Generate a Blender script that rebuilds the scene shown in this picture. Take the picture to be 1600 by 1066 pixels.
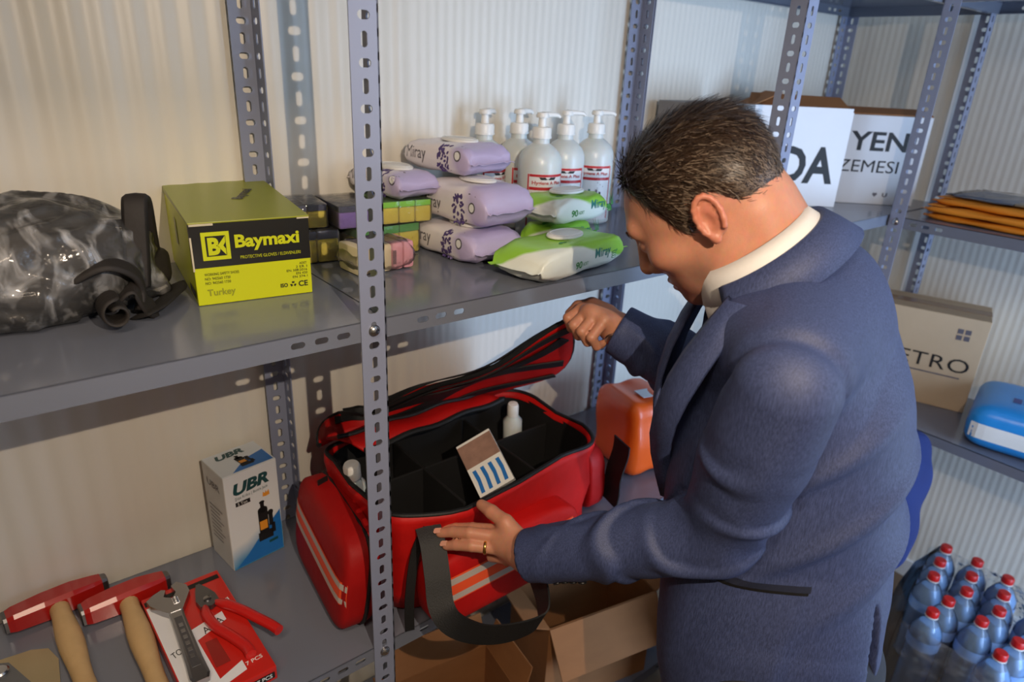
import bpy, bmesh, math, random
import numpy as np
from math import sin, cos, pi, radians, sqrt, atan2
from mathutils import Vector, Matrix
from mathutils.bvhtree import BVHTree

for o in list(bpy.data.objects):
    bpy.data.objects.remove(o, do_unlink=True)
scene = bpy.context.scene
COL = scene.collection
random.seed(7)
rng = np.random.default_rng(7)

# ------------------------------------------------------------------ camera
cam_d = bpy.data.cameras.new('camera')
cam = bpy.data.objects.new('camera', cam_d)
COL.objects.link(cam)
cam_d.sensor_width = 36.0
cam_d.lens = 23.9
cam_d.clip_start = 0.02
cam_d.dof.use_dof = True
cam_d.dof.focus_distance = 1.02
cam_d.dof.aperture_fstop = 4.0
CR = Vector((0.781, -0.623, 0.045)).normalized()
CF = Vector((0.591, 0.713, -0.376)).normalized()
CU = CR.cross(CF).normalized()
CR = CF.cross(CU).normalized()
cam.matrix_world = Matrix(((CR.x, CU.x, -CF.x, -0.4241), (CR.y, CU.y, -CF.y, -0.7849), (CR.z, CU.z, -CF.z, 1.6303), (0, 0, 0, 1)))
scene.camera = cam

# ------------------------------------------------------------------ light
world = bpy.data.worlds.new('world')
scene.world = world
world.use_nodes = True
bgn = world.node_tree.nodes['Background']
bgn.inputs[0].default_value = (0.50, 0.70, 1.0, 1)
bgn.inputs[1].default_value = 0.6

def lamp(name, kind, loc, energy, color, **kw):
    d = bpy.data.lights.new(name, kind)
    d.energy = energy
    d.color = color
    for k, v in kw.items():
        setattr(d, k, v)
    o = bpy.data.objects.new(name, d)
    COL.objects.link(o)
    o.location = loc
    return o
# the photographer's lamp beside the camera
pl_ = lamp('photo_lamp', 'SPOT', (-0.25, -1.07, 1.88), 41.0, (1.0, 0.81, 0.62), shadow_soft_size=0.005, spot_size=radians(118), spot_blend=1.0)
pl_.rotation_euler = Vector((0.62, 1.2, -0.70)).to_track_quat('-Z', 'Y').to_euler()
# daylight coming in through the open door in the right wall
dl = lamp('door_daylight', 'AREA', (1.25, -2.47, 1.05), 70.0, (0.50, 0.69, 1.0), shape='RECTANGLE', size=1.0, size_y=2.0)
dl.rotation_euler = (radians(90), 0, 0)

# added warm fill light under the ceiling behind the camera, no fixture
cl = lamp('ceiling_fill', 'AREA', (-0.8, -0.9, 2.43), 12.0, (1.0, 0.78, 0.58), shape='RECTANGLE', size=0.9, size_y=0.3)

vs = scene.view_settings
vs.view_transform = 'Standard'
vs.look = 'None'
vs.exposure = 0.0
vs.gamma = 1.0
vs.use_curve_mapping = False

# ------------------------------------------------------------------ helpers
def lin(c):
    r = []
    for v in c[:3]:
        v = v / 255.0
        r.append(v / 12.92 if v <= 0.04045 else ((v + 0.055) / 1.055) ** 2.4)
    return (r[0], r[1], r[2], 1.0)

def new_mat(name):
    m = bpy.data.materials.new(name)
    m.use_nodes = True
    nt = m.node_tree
    return m, nt, nt.nodes['Principled BSDF']

def M(name, rgb, rough=0.5, metal=0.0, var=0.06, scale=30.0, bump=0.0, bscale=200.0, spec=0.5, coat=0.0, trans=0.0, sss=0.0, emit=0.0, sheen=0.0, stretch=None, rgb2=None):
    m, nt, b = new_mat(name)
    c = lin(rgb)
    tc = nt.nodes.new('ShaderNodeTexCoord')
    src = tc.outputs['Object']
    if stretch:
        mp = nt.nodes.new('ShaderNodeMapping')
        mp.inputs['Scale'].default_value = stretch
        nt.links.new(src, mp.inputs['Vector'])
        src = mp.outputs['Vector']
    nz = nt.nodes.new('ShaderNodeTexNoise')
    nz.inputs['Scale'].default_value = scale
    nz.inputs['Detail'].default_value = 3.0
    nt.links.new(src, nz.inputs['Vector'])
    mx = nt.nodes.new('ShaderNodeMix')
    mx.data_type = 'RGBA'
    lo = tuple(max(0, v * (1 - var)) for v in c[:3]) + (1,)
    hi = lin(rgb2) if rgb2 else tuple(min(1, v * (1 + var)) for v in c[:3]) + (1,)
    mx.inputs[6].default_value = lo
    mx.inputs[7].default_value = hi
    nt.links.new(nz.outputs['Fac'], mx.inputs[0])
    nt.links.new(mx.outputs[2], b.inputs['Base Color'])
    b.inputs['Roughness'].default_value = rough
    b.inputs['Metallic'].default_value = metal
    b.inputs['Specular IOR Level'].default_value = spec
    b.inputs['Coat Weight'].default_value = coat
    b.inputs['Transmission Weight'].default_value = trans
    if sss:
        b.inputs['Subsurface Weight'].default_value = sss
        b.inputs['Subsurface Radius'].default_value = (0.012, 0.005, 0.003)
        b.inputs['Subsurface Scale'].default_value = 0.5
    if sheen:
        b.inputs['Sheen Weight'].default_value = sheen
        b.inputs['Sheen Roughness'].default_value = 0.5
    if bump:
        n2 = nt.nodes.new('ShaderNodeTexNoise')
        n2.inputs['Scale'].default_value = bscale
        n2.inputs['Detail'].default_value = 4.0
        nt.links.new(src, n2.inputs['Vector'])
        bp = nt.nodes.new('ShaderNodeBump')
        bp.inputs['Strength'].default_value = bump
        bp.inputs['Distance'].default_value = 0.002
        nt.links.new(n2.outputs['Fac'], bp.inputs['Height'])
        nt.links.new(bp.outputs['Normal'], b.inputs['Normal'])
    return m

def zone(name, rgb1, rgb2, n, t, amp=0.01, nscale=25.0, soft=0.004, rough=0.35, bump=0.0, bscale=60.0, coat=0.0):
    """two printed colours split by a wavy line: rgb2 where n.p + noise > t"""
    m, nt, b = new_mat(name)
    tc = nt.nodes.new('ShaderNodeTexCoord')
    dt = nt.nodes.new('ShaderNodeVectorMath'); dt.operation = 'DOT_PRODUCT'
    dt.inputs[1].default_value = n
    nt.links.new(tc.outputs['Object'], dt.inputs[0])
    nz = nt.nodes.new('ShaderNodeTexNoise'); nz.inputs['Scale'].default_value = nscale
    nt.links.new(tc.outputs['Object'], nz.inputs['Vector'])
    ad = nt.nodes.new('ShaderNodeMath'); ad.operation = 'MULTIPLY_ADD'
    nt.links.new(nz.outputs['Fac'], ad.inputs[0]); ad.inputs[1].default_value = amp
    nt.links.new(dt.outputs['Value'], ad.inputs[2])
    mr = nt.nodes.new('ShaderNodeMapRange')
    mr.inputs['From Min'].default_value = t + amp * 0.5 - soft
    mr.inputs['From Max'].default_value = t + amp * 0.5 + soft
    nt.links.new(ad.outputs[0], mr.inputs['Value'])
    mx = nt.nodes.new('ShaderNodeMix'); mx.data_type = 'RGBA'
    mx.inputs[6].default_value = lin(rgb1); mx.inputs[7].default_value = lin(rgb2)
    nt.links.new(mr.outputs['Result'], mx.inputs[0])
    nt.links.new(mx.outputs[2], b.inputs['Base Color'])
    b.inputs['Roughness'].default_value = rough
    b.inputs['Coat Weight'].default_value = coat
    if bump:
        n2 = nt.nodes.new('ShaderNodeTexNoise'); n2.inputs['Scale'].default_value = bscale
        nt.links.new(tc.outputs['Object'], n2.inputs['Vector'])
        bp = nt.nodes.new('ShaderNodeBump'); bp.inputs['Strength'].default_value = bump; bp.inputs['Distance'].default_value = 0.003
        nt.links.new(n2.outputs['Fac'], bp.inputs['Height'])
        nt.links.new(bp.outputs['Normal'], b.inputs['Normal'])
    return m

def film(name, tint=(255, 255, 255), clear=0.86, rough=0.08, bump=0.5, bscale=30.0, glint=0.0):
    """thin clear plastic: mostly see-through, with glossy creases"""
    m, nt, b = new_mat(name)
    out = nt.nodes['Material Output']
    tr = nt.nodes.new('ShaderNodeBsdfTransparent'); tr.inputs[0].default_value = lin(tint)
    b.inputs['Base Color'].default_value = lin((225, 225, 225))
    b.inputs['Roughness'].default_value = rough
    tc = nt.nodes.new('ShaderNodeTexCoord')
    nz = nt.nodes.new('ShaderNodeTexNoise'); nz.inputs['Scale'].default_value = bscale; nz.inputs['Detail'].default_value = 3
    nt.links.new(tc.outputs['Object'], nz.inputs['Vector'])
    bp = nt.nodes.new('ShaderNodeBump'); bp.inputs['Strength'].default_value = bump; bp.inputs['Distance'].default_value = 0.006
    nt.links.new(nz.outputs['Fac'], bp.inputs['Height'])
    gl = nt.nodes.new('ShaderNodeBsdfGlossy'); gl.inputs['Roughness'].default_value = rough
    nt.links.new(bp.outputs['Normal'], gl.inputs['Normal'])
    nt.links.new(bp.outputs['Normal'], b.inputs['Normal'])
    fr = nt.nodes.new('ShaderNodeFresnel'); fr.inputs['IOR'].default_value = 1.45
    nt.links.new(bp.outputs['Normal'], fr.inputs['Normal'])
    m1 = nt.nodes.new('ShaderNodeMixShader'); m1.inputs[0].default_value = 1 - clear
    nt.links.new(tr.outputs[0], m1.inputs[1]); nt.links.new(b.outputs[0], m1.inputs[2])
    if glint:                                   # glints on the creases, painted in as white streaks
        mp = nt.nodes.new('ShaderNodeMapping'); mp.inputs['Scale'].default_value = (1.0, 0.35, 0.6); mp.inputs['Rotation'].default_value = (0.3, 0.5, 0.6)
        nt.links.new(tc.outputs['Object'], mp.inputs['Vector'])
        n3 = nt.nodes.new('ShaderNodeTexNoise'); n3.inputs['Scale'].default_value = 34; n3.inputs['Detail'].default_value = 5; n3.inputs['Distortion'].default_value = 1.2
        nt.links.new(mp.outputs['Vector'], n3.inputs['Vector'])
        mr = nt.nodes.new('ShaderNodeMapRange'); mr.inputs['From Min'].default_value = 0.50; mr.inputs['From Max'].default_value = 0.72
        mr.inputs['To Min'].default_value = 1 - clear; mr.inputs['To Max'].default_value = 1 - clear + glint
        nt.links.new(n3.outputs['Fac'], mr.inputs['Value']); nt.links.new(mr.outputs['Result'], m1.inputs[0])
    m2 = nt.nodes.new('ShaderNodeMixShader')
    nt.links.new(fr.outputs[0], m2.inputs[0]); nt.links.new(m1.outputs[0], m2.inputs[1]); nt.links.new(gl.outputs[0], m2.inputs[2])
    nt.links.new(m2.outputs[0], out.inputs['Surface'])
    return m

V = Vector
class MB:
    def __init__(s):
        s.v = []; s.f = []; s.m = []
    def add(s, verts, faces, mi=0):
        b = len(s.v)
        s.v += [tuple(p) for p in verts]
        for f in faces:
            s.f.append(tuple(i + b for i in f)); s.m.append(mi)
        return s
    def box(s, x0, x1, y0, y1, z0, z1, mi=0):
        return s.add([(x0, y0, z0), (x1, y0, z0), (x1, y1, z0), (x0, y1, z0), (x0, y0, z1), (x1, y0, z1), (x1, y1, z1), (x0, y1, z1)],
                     [(0, 3, 2, 1), (4, 5, 6, 7), (0, 1, 5, 4), (1, 2, 6, 5), (2, 3, 7, 6), (3, 0, 4, 7)], mi)
    def cbox(s, x0, x1, y0, y1, z0, z1, c=0.003, mi=0):
        """box with all edges chamfered"""
        xs = (x0, x1); ys = (y0, y1); zs = (z0, z1)
        bm = bmesh.new()
        bmesh.ops.create_cube(bm, size=1.0)
        for v in bm.verts:
            v.co = V((xs[v.co.x > 0], ys[v.co.y > 0], zs[v.co.z > 0]))
        bmesh.ops.bevel(bm, geom=bm.edges[:], offset=c, segments=2, affect='EDGES', profile=0.6)
        bm.verts.index_update()
        s.add([v.co[:] for v in bm.verts], [[v.index for v in f.verts] for f in bm.faces], mi)
        bm.free()
        return s
    def rings(s, rs, mi=0, cap0=True, cap1=True, closed=True):
        n = len(rs[0]); b = len(s.v)
        for r in rs:
            s.v += [tuple(p) for p in r]
        for i in range(len(rs) - 1):
            for j in range(n if closed else n - 1):
                k = (j + 1) % n
                s.f.append((b + i * n + j, b + i * n + k, b + (i + 1) * n + k, b + (i + 1) * n + j)); s.m.append(mi)
        if cap0:
            s.f.append(tuple(b + j for j in reversed(range(n)))); s.m.append(mi)
        if cap1:
            e = b + (len(rs) - 1) * n
            s.f.append(tuple(e + j for j in range(n))); s.m.append(mi)
        return s
    def lathe(s, prof, n=24, mi=0, c=(0, 0, 0), cap0=True, cap1=True, sx=1.0, sy=1.0):
        rs = [[(c[0] + r * cos(2 * pi * j / n) * sx, c[1] + r * sin(2 * pi * j / n) * sy, c[2] + z) for j in range(n)] for r, z in prof]
        return s.rings(rs, mi, cap0, cap1)
    def tube(s, pts, r, n=8, mi=0, cap=True, flat=None):
        pts = [V(p) for p in pts]
        rr = r if isinstance(r, (list, tuple)) else [r] * len(pts)
        up = V((0, 0, 1)); rs = []; prev = None
        for i, p in enumerate(pts):
            t = (pts[min(i + 1, len(pts) - 1)] - pts[max(i - 1, 0)]).normalized()
            if prev is None:
                a = up if abs(t.z) < 0.9 else V((1, 0, 0))
                prev = t.cross(a).normalized()
            prev = (prev - t * prev.dot(t)).normalized()
            q = t.cross(prev)
            rs.append([p + (prev * cos(2 * pi * j / n) + q * sin(2 * pi * j / n) * (flat or 1.0)) * rr[i] for j in range(n)])
        return s.rings(rs, mi, cap, cap)
    def ribbon(s, pts, side, width, thick, mi=0):
        """flat strap: pts centre line, side = width directions (one or per point)"""
        pts = [V(p) for p in pts]; rs = []
        for i, p in enumerate(pts):
            t = (pts[min(i + 1, len(pts) - 1)] - pts[max(i - 1, 0)]).normalized()
            sd = V(side[i]) if isinstance(side, list) else V(side)
            sd = (sd - t * sd.dot(t)).normalized()
            nn = t.cross(sd).normalized()
            w = width[i] if isinstance(width, list) else width
            rs.append([p + sd * w / 2 + nn * thick / 2, p + sd * w / 2 - nn * thick / 2, p - sd * w / 2 - nn * thick / 2, p - sd * w / 2 + nn * thick / 2])
        return s.rings(rs, mi)
    def prism(s, poly, z0, z1, mi=0, fr=None):
        """2d polygon extruded; fr = (origin, xdir, ydir, zdir)"""
        O, X, Y, Z = fr if fr else (V((0, 0, 0)), V((1, 0, 0)), V((0, 1, 0)), V((0, 0, 1)))
        O, X, Y, Z = V(O), V(X), V(Y), V(Z)
        return s.rings([[O + X * a + Y * b + Z * z0 for a, b in poly], [O + X * a + Y * b + Z * z1 for a, b in poly]], mi)
    def ell(s, c, r, nu=16, nv=10, mi=0, rot=None):
        rs = []
        for i in range(1, nv):
            ph = pi * i / nv
            rs.append([V((r[0] * sin(ph) * cos(2 * pi * j / nu), r[1] * sin(ph) * sin(2 * pi * j / nu), -r[2] * cos(ph))) for j in range(nu)])
        rs = [[V(c) + (rot @ p if rot else p) for p in q] for q in rs]
        return s.rings(rs, mi)
    def mesh(s, name, mats, smooth=False):
        me = bpy.data.meshes.new(name)
        me.from_pydata(s.v, [], s.f)
        for m in (mats if isinstance(mats, (list, tuple)) else [mats]):
            me.materials.append(m)
        me.polygons.foreach_set('material_index', s.m)
        if smooth:
            me.polygons.foreach_set('use_smooth', [True] * len(s.f))
            if smooth != 'all':
                try:
                    me.set_sharp_from_angle(angle=radians(40))
                except Exception:
                    pass
        me.update()
        return me

def link(name, me, parent=None, loc=None, rot=None):
    o = bpy.data.objects.new(name, me)
    COL.objects.link(o)
    if parent is not None:
        o.parent = parent
    if loc is not None:
        o.location = loc
    if rot is not None:
        o.rotation_euler = rot
    return o
def tag(o, label=None, cat=None, group=None, kind=None):
    if label: o['label'] = label
    if cat: o['category'] = cat
    if group: o['group'] = group
    if kind: o['kind'] = kind
    return o
def thing(name, label, cat, loc=(0, 0, 0), rz=0.0, group=None, rot=None):
    o = link(name, None, None, loc, rot or (0, 0, rz))
    o.empty_display_size = 0.05
    return tag(o, label, cat, group)
def part(name, mb, mats, parent, smooth=False, world=False, subsurf=0):
    o = link(name, mb if isinstance(mb, bpy.types.Mesh) else mb.mesh(name, mats, smooth), parent)
    if world:                                   # vertices were given in room coordinates
        r = parent
        L = V((0, 0, 0))
        while r is not None:
            L = L + r.location; r = r.parent
        o.location = -L
    if subsurf:
        md = o.modifiers.new('round', 'SUBSURF'); md.levels = subsurf; md.render_levels = subsurf
    return o
def one(name, mb, mats, label, cat, loc=(0, 0, 0), rz=0.0, group=None, smooth=False, rot=None):
    return tag(link(name, mb.mesh(name, mats, smooth), None, loc, rot or (0, 0, rz)), label, cat, group)
def struct(name, mb, mats, smooth=False):
    return tag(link(name, mb.mesh(name, mats, smooth)), kind='structure')
def copy_tree(o, parent=None):
    c = o.copy(); COL.objects.link(c); c.parent = parent
    for ch in [x for x in bpy.data.objects if x.parent == o]:
        copy_tree(ch, c)
    return c

def text_mesh(s, bold=0.0, shear=0.0, spacing=1.0):
    cu = bpy.data.curves.new('txt', 'FONT')
    cu.body = s; cu.size = 1.0; cu.offset = bold; cu.shear = shear; cu.space_character = spacing
    cu.resolution_u = 3
    ob = bpy.data.objects.new('txt', cu); COL.objects.link(ob)
    dg = bpy.context.evaluated_depsgraph_get()
    me = bpy.data.meshes.new_from_object(ob.evaluated_get(dg))
    bpy.data.objects.remove(ob, do_unlink=True); bpy.data.curves.remove(cu)
    vs_ = [v.co.copy() for v in me.vertices]; fs = [tuple(p.vertices) for p in me.polygons]
    bpy.data.meshes.remove(me)
    x0 = min(v.x for v in vs_); x1 = max(v.x for v in vs_); y0 = min(v.y for v in vs_); y1 = max(v.y for v in vs_)
    return [((v.x - x0) / (x1 - x0), (v.y - y0) / (y1 - y0)) for v in vs_], fs
def text(parent, s, O, X, Y, mat, name='lettering', bold=0.0, shear=0.0, off=0.0004, onto=None, smoothn=None, spacing=1.0):
    """lettering laid on the plane O + a*X + b*Y (X, Y span the whole word); onto = BVH to wrap it on"""
    v2, fs = text_mesh(s, bold, shear, spacing)
    return decal(parent, [(v2, fs, 0)], O, X, Y, [mat], name, off, onto)
def decal(parent, items, O, X, Y, mats, name, off=0.0004, onto=None):
    O, X, Y = V(O), V(X), V(Y)
    Z = X.cross(Y).normalized()
    mb = MB()
    for v2, fs, mi in items:
        pts = []
        for a, b in v2:
            p = O + X * a + Y * b
            if onto is not None:
                h = onto.ray_cast(p + Z * 0.2, -Z)
                if h[0] is not None:
                    p = h[0] + (h[1] if h[1].dot(Z) > 0 else Z) * 0.0
                    p = p + Z * off
                else:
                    p = p - Z * 0.002
            else:
                p = p + Z * off
            pts.append(p)
        mb.add(pts, fs, mi)
    return part(name, mb, mats, parent)
def poly(pts, mi=0):
    return (pts, [tuple(range(len(pts)))], mi)
def ellp(cx, cy, rx, ry, mi=0, n=14, a=0.0):
    return poly([(cx + rx * cos(t) * cos(a) - ry * sin(t) * sin(a), cy + rx * cos(t) * sin(a) + ry * sin(t) * cos(a)) for t in [2 * pi * i / n for i in range(n)]], mi)
def rect(x0, y0, x1, y1, mi=0):
    return poly([(x0, y0), (x1, y0), (x1, y1), (x0, y1)], mi)
def bvh_of(mb):
    return BVHTree.FromPolygons([V(p) for p in mb.v], mb.f)

def plate(mb, O, U, W, N, L, width, th, cells, mi=0):
    """sheet strip along U with slots: cells = (u0, u1, hole half length along U, half across W) ; hole None for plain"""
    O, U, W, N = V(O), V(U).normalized(), V(W).normalized(), V(N).normalized()
    n = 12
    for u0, u1, ha, hb in cells:
        cu_, cw = (u0 + u1) / 2, width / 2
        if not ha:
            q = [(u0, 0), (u1, 0), (u1, width), (u0, width)]
            fr = [O + U * a + W * b for a, b in q]; bk = [p - N * th for p in fr]
            mb.add(fr + bk, [(0, 1, 2, 3), (7, 6, 5, 4), (0, 4, 5, 1), (2, 6, 7, 3)], mi)
            continue
        hole = []; outer = []
        r = min(ha, hb)
        for j in range(n):
            t = 2 * pi * (j + 0.5) / n
            hole.append((cu_ + (ha - r) * (1 if cos(t) > 0 else -1) + r * cos(t), cw + (hb - r) * (1 if sin(t) > 0 else -1) + r * sin(t)))
            c, s_ = cos(t), sin(t)
            k = 1 / max(abs(c), abs(s_))
            outer.append([cu_ + (u1 - u0) / 2 * c * k, cw + width / 2 * s_ * k])
        for j, (sa, sb) in ((1, (1, 1)), (4, (-1, 1)), (7, (-1, -1)), (10, (1, -1))):
            outer[j] = [cu_ + (u1 - u0) / 2 * sa, cw + width / 2 * sb]
        P = lambda q: O + U * q[0] + W * q[1]
        a = [P(q) for q in outer]; b = [P(q) for q in hole]
        a2 = [p - N * th for p in a]; b2 = [p - N * th for p in b]
        fs = []
        for j in range(n):
            k = (j + 1) % n
            fs += [(j, k, n + k, n + j), (2 * n + k, 2 * n + j, 3 * n + j, 3 * n + k), (n + j, n + k, 3 * n + k, 3 * n + j)]
            if j in (2, 3, 8, 9) or True:
                fs.append((k, j, 2 * n + j, 2 * n + k))
        mb.add(a + b + a2 + b2, fs, mi)
    return mb

# ---- implicit surfaces for the figure and soft goods
def smin(a, b, k):
    h = np.clip(0.5 + 0.5 * (b - a) / k, 0, 1)
    return b * (1 - h) + a * h - k * h * (1 - h)
def smax(a, b, k):
    return -smin(-a, -b, k)
def s_cap(p, a, b, ra, rb):
    a = np.asarray(a, np.float32); b = np.asarray(b, np.float32)
    ab = b - a
    t = np.clip(((p - a) @ ab) / max(1e-9, float(ab @ ab)), 0, 1)
    d = p - a - t[:, None] * ab
    return np.sqrt((d * d).sum(1)) - (ra + (rb - ra) * t)
def s_ell(p, c, r):
    q = (p - np.asarray(c, np.float32)) / np.asarray(r, np.float32)
    k0 = np.sqrt((q * q).sum(1)) + 1e-9
    q2 = q / np.asarray(r, np.float32)
    k1 = np.sqrt((q2 * q2).sum(1)) + 1e-9
    return k0 * (k0 - 1) / k1
def s_box(p, c, h, r):
    q = np.abs(p - np.asarray(c, np.float32)) - (np.asarray(h, np.float32) - r)
    return np.sqrt((np.maximum(q, 0) ** 2).sum(1)) + np.minimum(q.max(1), 0) - r
def surf(fn, lo, hi, h, newton=2):
    """surface nets of fn over the box, evaluated only near the surface"""
    lo = np.asarray(lo, np.float32); hi = np.asarray(hi, np.float32)
    B = 4
    nb = np.ceil((hi - lo) / (h * B)).astype(int)
    n = nb * B + 1
    gc = np.stack(np.meshgrid(*[np.arange(k) for k in nb], indexing='ij'), -1).reshape(-1, 3)
    cc = lo + (gc + 0.5) * (B * h)
    dc = fn(cc.astype(np.float32))
    near = np.abs(dc) < B * h * 1.9
    D = np.full(tuple(n), np.nan, np.float32)
    sg = np.where(dc > 0, 1.0, -1.0).astype(np.float32)
    D3 = np.repeat(np.repeat(np.repeat(sg.reshape(tuple(nb)), B, 0), B, 1), B, 2)
    D[:-1, :-1, :-1] = D3
    D[-1] = D[-2]; D[:, -1] = D[:, -2]; D[:, :, -1] = D[:, :, -2]
    off = np.stack(np.meshgrid(*[np.arange(B + 1)] * 3, indexing='ij'), -1).reshape(-1, 3)
    ids = (gc[near][:, None, :] * B + off[None]).reshape(-1, 3)
    flat = np.unique(np.ravel_multi_index(ids.T, tuple(n)))
    ijk = np.stack(np.unravel_index(flat, tuple(n)), -1)
    pts = (lo + ijk * h).astype(np.float32)
    val = np.concatenate([fn(c_) for c_ in np.array_split(pts, max(1, len(pts) // 400000))])
    D.reshape(-1)[flat] = val
    S = D < 0
    c8 = [(i, j, k) for i in (0, 1) for j in (0, 1) for k in (0, 1)]
    cnt = sum(S[i:S.shape[0] - 1 + i, j:S.shape[1] - 1 + j, k:S.shape[2] - 1 + k].astype(np.int8) for i, j, k in c8)
    act = np.argwhere((cnt > 0) & (cnt < 8))
    idx = np.full(cnt.shape, -1, np.int64)
    idx[act[:, 0], act[:, 1], act[:, 2]] = np.arange(len(act))
    cv = {c: D[act[:, 0] + c[0], act[:, 1] + c[1], act[:, 2] + c[2]] for c in c8}
    acc = np.zeros((len(act), 3)); num = np.zeros(len(act))
    for a in c8:
        for ax in range(3):
            if a[ax] == 0:
                b = list(a); b[ax] = 1; b = tuple(b)
                m = (cv[a] < 0) != (cv[b] < 0)
                t = cv[a][m] / (cv[a][m] - cv[b][m])
                q = np.tile(np.array(a, float), (m.sum(), 1)); q[:, ax] = t
                acc[m] += q; num[m] += 1
    vv = (lo + (act + acc / num[:, None]) * h).astype(np.float32)
    faces = []
    for ax in range(3):
        u, w = (ax + 1) % 3, (ax + 2) % 3
        s0 = [slice(None)] * 3; s1 = [slice(None)] * 3
        s0[ax] = slice(0, -1); s1[ax] = slice(1, None)
        A = S[tuple(s0)]; Bq = S[tuple(s1)]
        e = np.argwhere(A != Bq)
        e = e[(e[:, u] > 0) & (e[:, w] > 0) & (e[:, u] < S.shape[u] - 1) & (e[:, w] < S.shape[w] - 1)]
        def ci(du, dw):
            q = e.copy(); q[:, u] += du; q[:, w] += dw
            return idx[q[:, 0], q[:, 1], q[:, 2]]
        quad = np.stack([ci(-1, -1), ci(0, -1), ci(0, 0), ci(-1, 0)], -1)
        fl = ~A[e[:, 0], e[:, 1], e[:, 2]]
        quad[fl] = quad[fl][:, ::-1]
        faces.append(quad[(quad >= 0).all(1)])
    F = np.concatenate(faces)
    for _ in range(newton):
        d = fn(vv); e = h * 0.3
        g = np.stack([fn(vv + np.array(k, np.float32) * e) - d for k in np.eye(3)], -1) / e
        gl = (g * g).sum(1) + 0.05
        st = np.clip(d / gl, -h, h)
        vv = vv - (g * st[:, None]).astype(np.float32)
    return vv, F
def np_mesh(name, vv, F, mats, smooth=True):
    me = bpy.data.meshes.new(name)
    me.vertices.add(len(vv)); me.vertices.foreach_set('co', np.asarray(vv, np.float32).ravel())
    me.loops.add(F.size); me.loops.foreach_set('vertex_index', F.ravel().astype(np.int32))
    me.polygons.add(len(F)); me.polygons.foreach_set('loop_start', np.arange(0, F.size, F.shape[1], dtype=np.int32))
    me.polygons.foreach_set('loop_total', np.full(len(F), F.shape[1], np.int32))
    me.update(calc_edges=True)
    for m in (mats if isinstance(mats, (list, tuple)) else [mats]):
        me.materials.append(m)
    if smooth:
        me.polygons.foreach_set('use_smooth', np.ones(len(F), bool))
    me.validate()
    return me

# ------------------------------------------------------------------ materials shared
m_wall = M('white_panel', (226, 221, 209), rough=0.38, var=0.02, scale=4)
m_ceil = M('ceiling_panel', (225, 225, 222), rough=0.6, var=0.02, scale=4)
m_floor = M('floor_laminate', (120, 98, 76), rough=0.45, var=0.25, scale=9, stretch=(1, 8, 1))
m_trim = M('white_trim', (228, 230, 230), rough=0.4, var=0.02)
m_steel = M('grey_painted_steel', (138, 145, 168), rough=0.32, var=0.05, scale=14, spec=0.5, bump=0.03, bscale=700)
m_shelf = M('grey_shelf_enamel', (114, 119, 132), rough=0.16, var=0.06, scale=6, spec=0.6)
m_zinc = M('zinc_bolt', (190, 190, 190), rough=0.25, metal=1.0)
m_black = M('black_plastic', (20, 20, 21), rough=0.45, var=0.2)
m_ink = M('black_ink', (18, 18, 20), rough=0.6, var=0.1)
m_white = M('white_plastic', (232, 232, 228), rough=0.35, var=0.03)
m_paper = M('white_paper', (236, 238, 242), rough=0.8, var=0.02)
m_card = M('brown_cardboard', (152, 102, 60), rough=0.85, var=0.10, scale=18, bump=0.1, bscale=90, stretch=(1, 1, 3))
m_card2 = M('pale_cardboard', (196, 172, 140), rough=0.85, var=0.07, scale=18, bump=0.1, bscale=90)
m_whitecard = M('white_cardboard', (220, 222, 226), rough=0.7, var=0.04, scale=10)

# ------------------------------------------------------------------ room
WY, WX, NX, RY, H = 0.432, 1.95, -4.2, -2.4, 2.45
def ribbed(p0, p1, along, fixed, sgn, segs):
    """vertical ribbed sheet: segs = (start, end, pitch, depth)"""
    prof = []
    for a, b, pitch, dep in segs:
        n = max(1, int(round((b - a) / pitch)))
        st = (b - a) / n
        for i in range(n):
            x = a + i * st
            prof += [(x + st * k / 8, dep * (0.5 - 0.5 * cos(2 * pi * k / 8))) for k in range(8)]
        prof.append((b, 0))
    mb = MB()
    rows = []
    for z in (0.0, H):
        if along == 'x':
            rows.append([(u, fixed + sgn * d, z) for u, d in prof])
        else:
            rows.append([(fixed + sgn * d, u, z) for u, d in prof])
    mb.rings(rows, 0, False, False, closed=False)
    # backing so that the panel has thickness
    bk = 0.05
    if along == 'x':
        mb.box(prof[0][0], prof[-1][0], fixed + 0.003, fixed + bk, 0, H)
    else:
        mb.box(fixed + 0.003, fixed + bk, prof[0][0], prof[-1][0], 0, H)
    return mb
struct('wall_left', ribbed(0, 0, 'x', WY, -1, [(NX, 0.298, 0.041, 0.0032), (0.302, WX, 0.0205, 0.0010)]), m_wall, True)
struct('wall_far', ribbed(0, 0, 'y', WX, -1, [(RY, 0.058, 0.0205, 0.0007), (0.066, WY, 0.0205, 0.0007)]), m_wall, True)
struct('wall_near', MB().box(NX - 0.05, NX, RY, WY, 0, H), m_wall)
mb = MB(); D0, D1, DZ = 0.75, 1.75, 2.08
mb.box(NX, D0, RY - 0.05, RY, 0, H).box(D1, WX, RY - 0.05, RY, 0, H).box(D0, D1, RY - 0.05, RY, DZ, H)
struct('wall_right', mb, m_wall)
struct('floor', MB().box(NX, WX, RY, WY, -0.04, 0.0), m_floor)
struct('ceiling', MB().box(NX, WX, RY, WY, H, H + 0.04), m_ceil)
struct('trim_1', MB().cbox(WX - 0.012, WX - 0.001, 0.052, 0.074, 0.0, H, 0.003), m_trim)
mb = MB()
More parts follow.
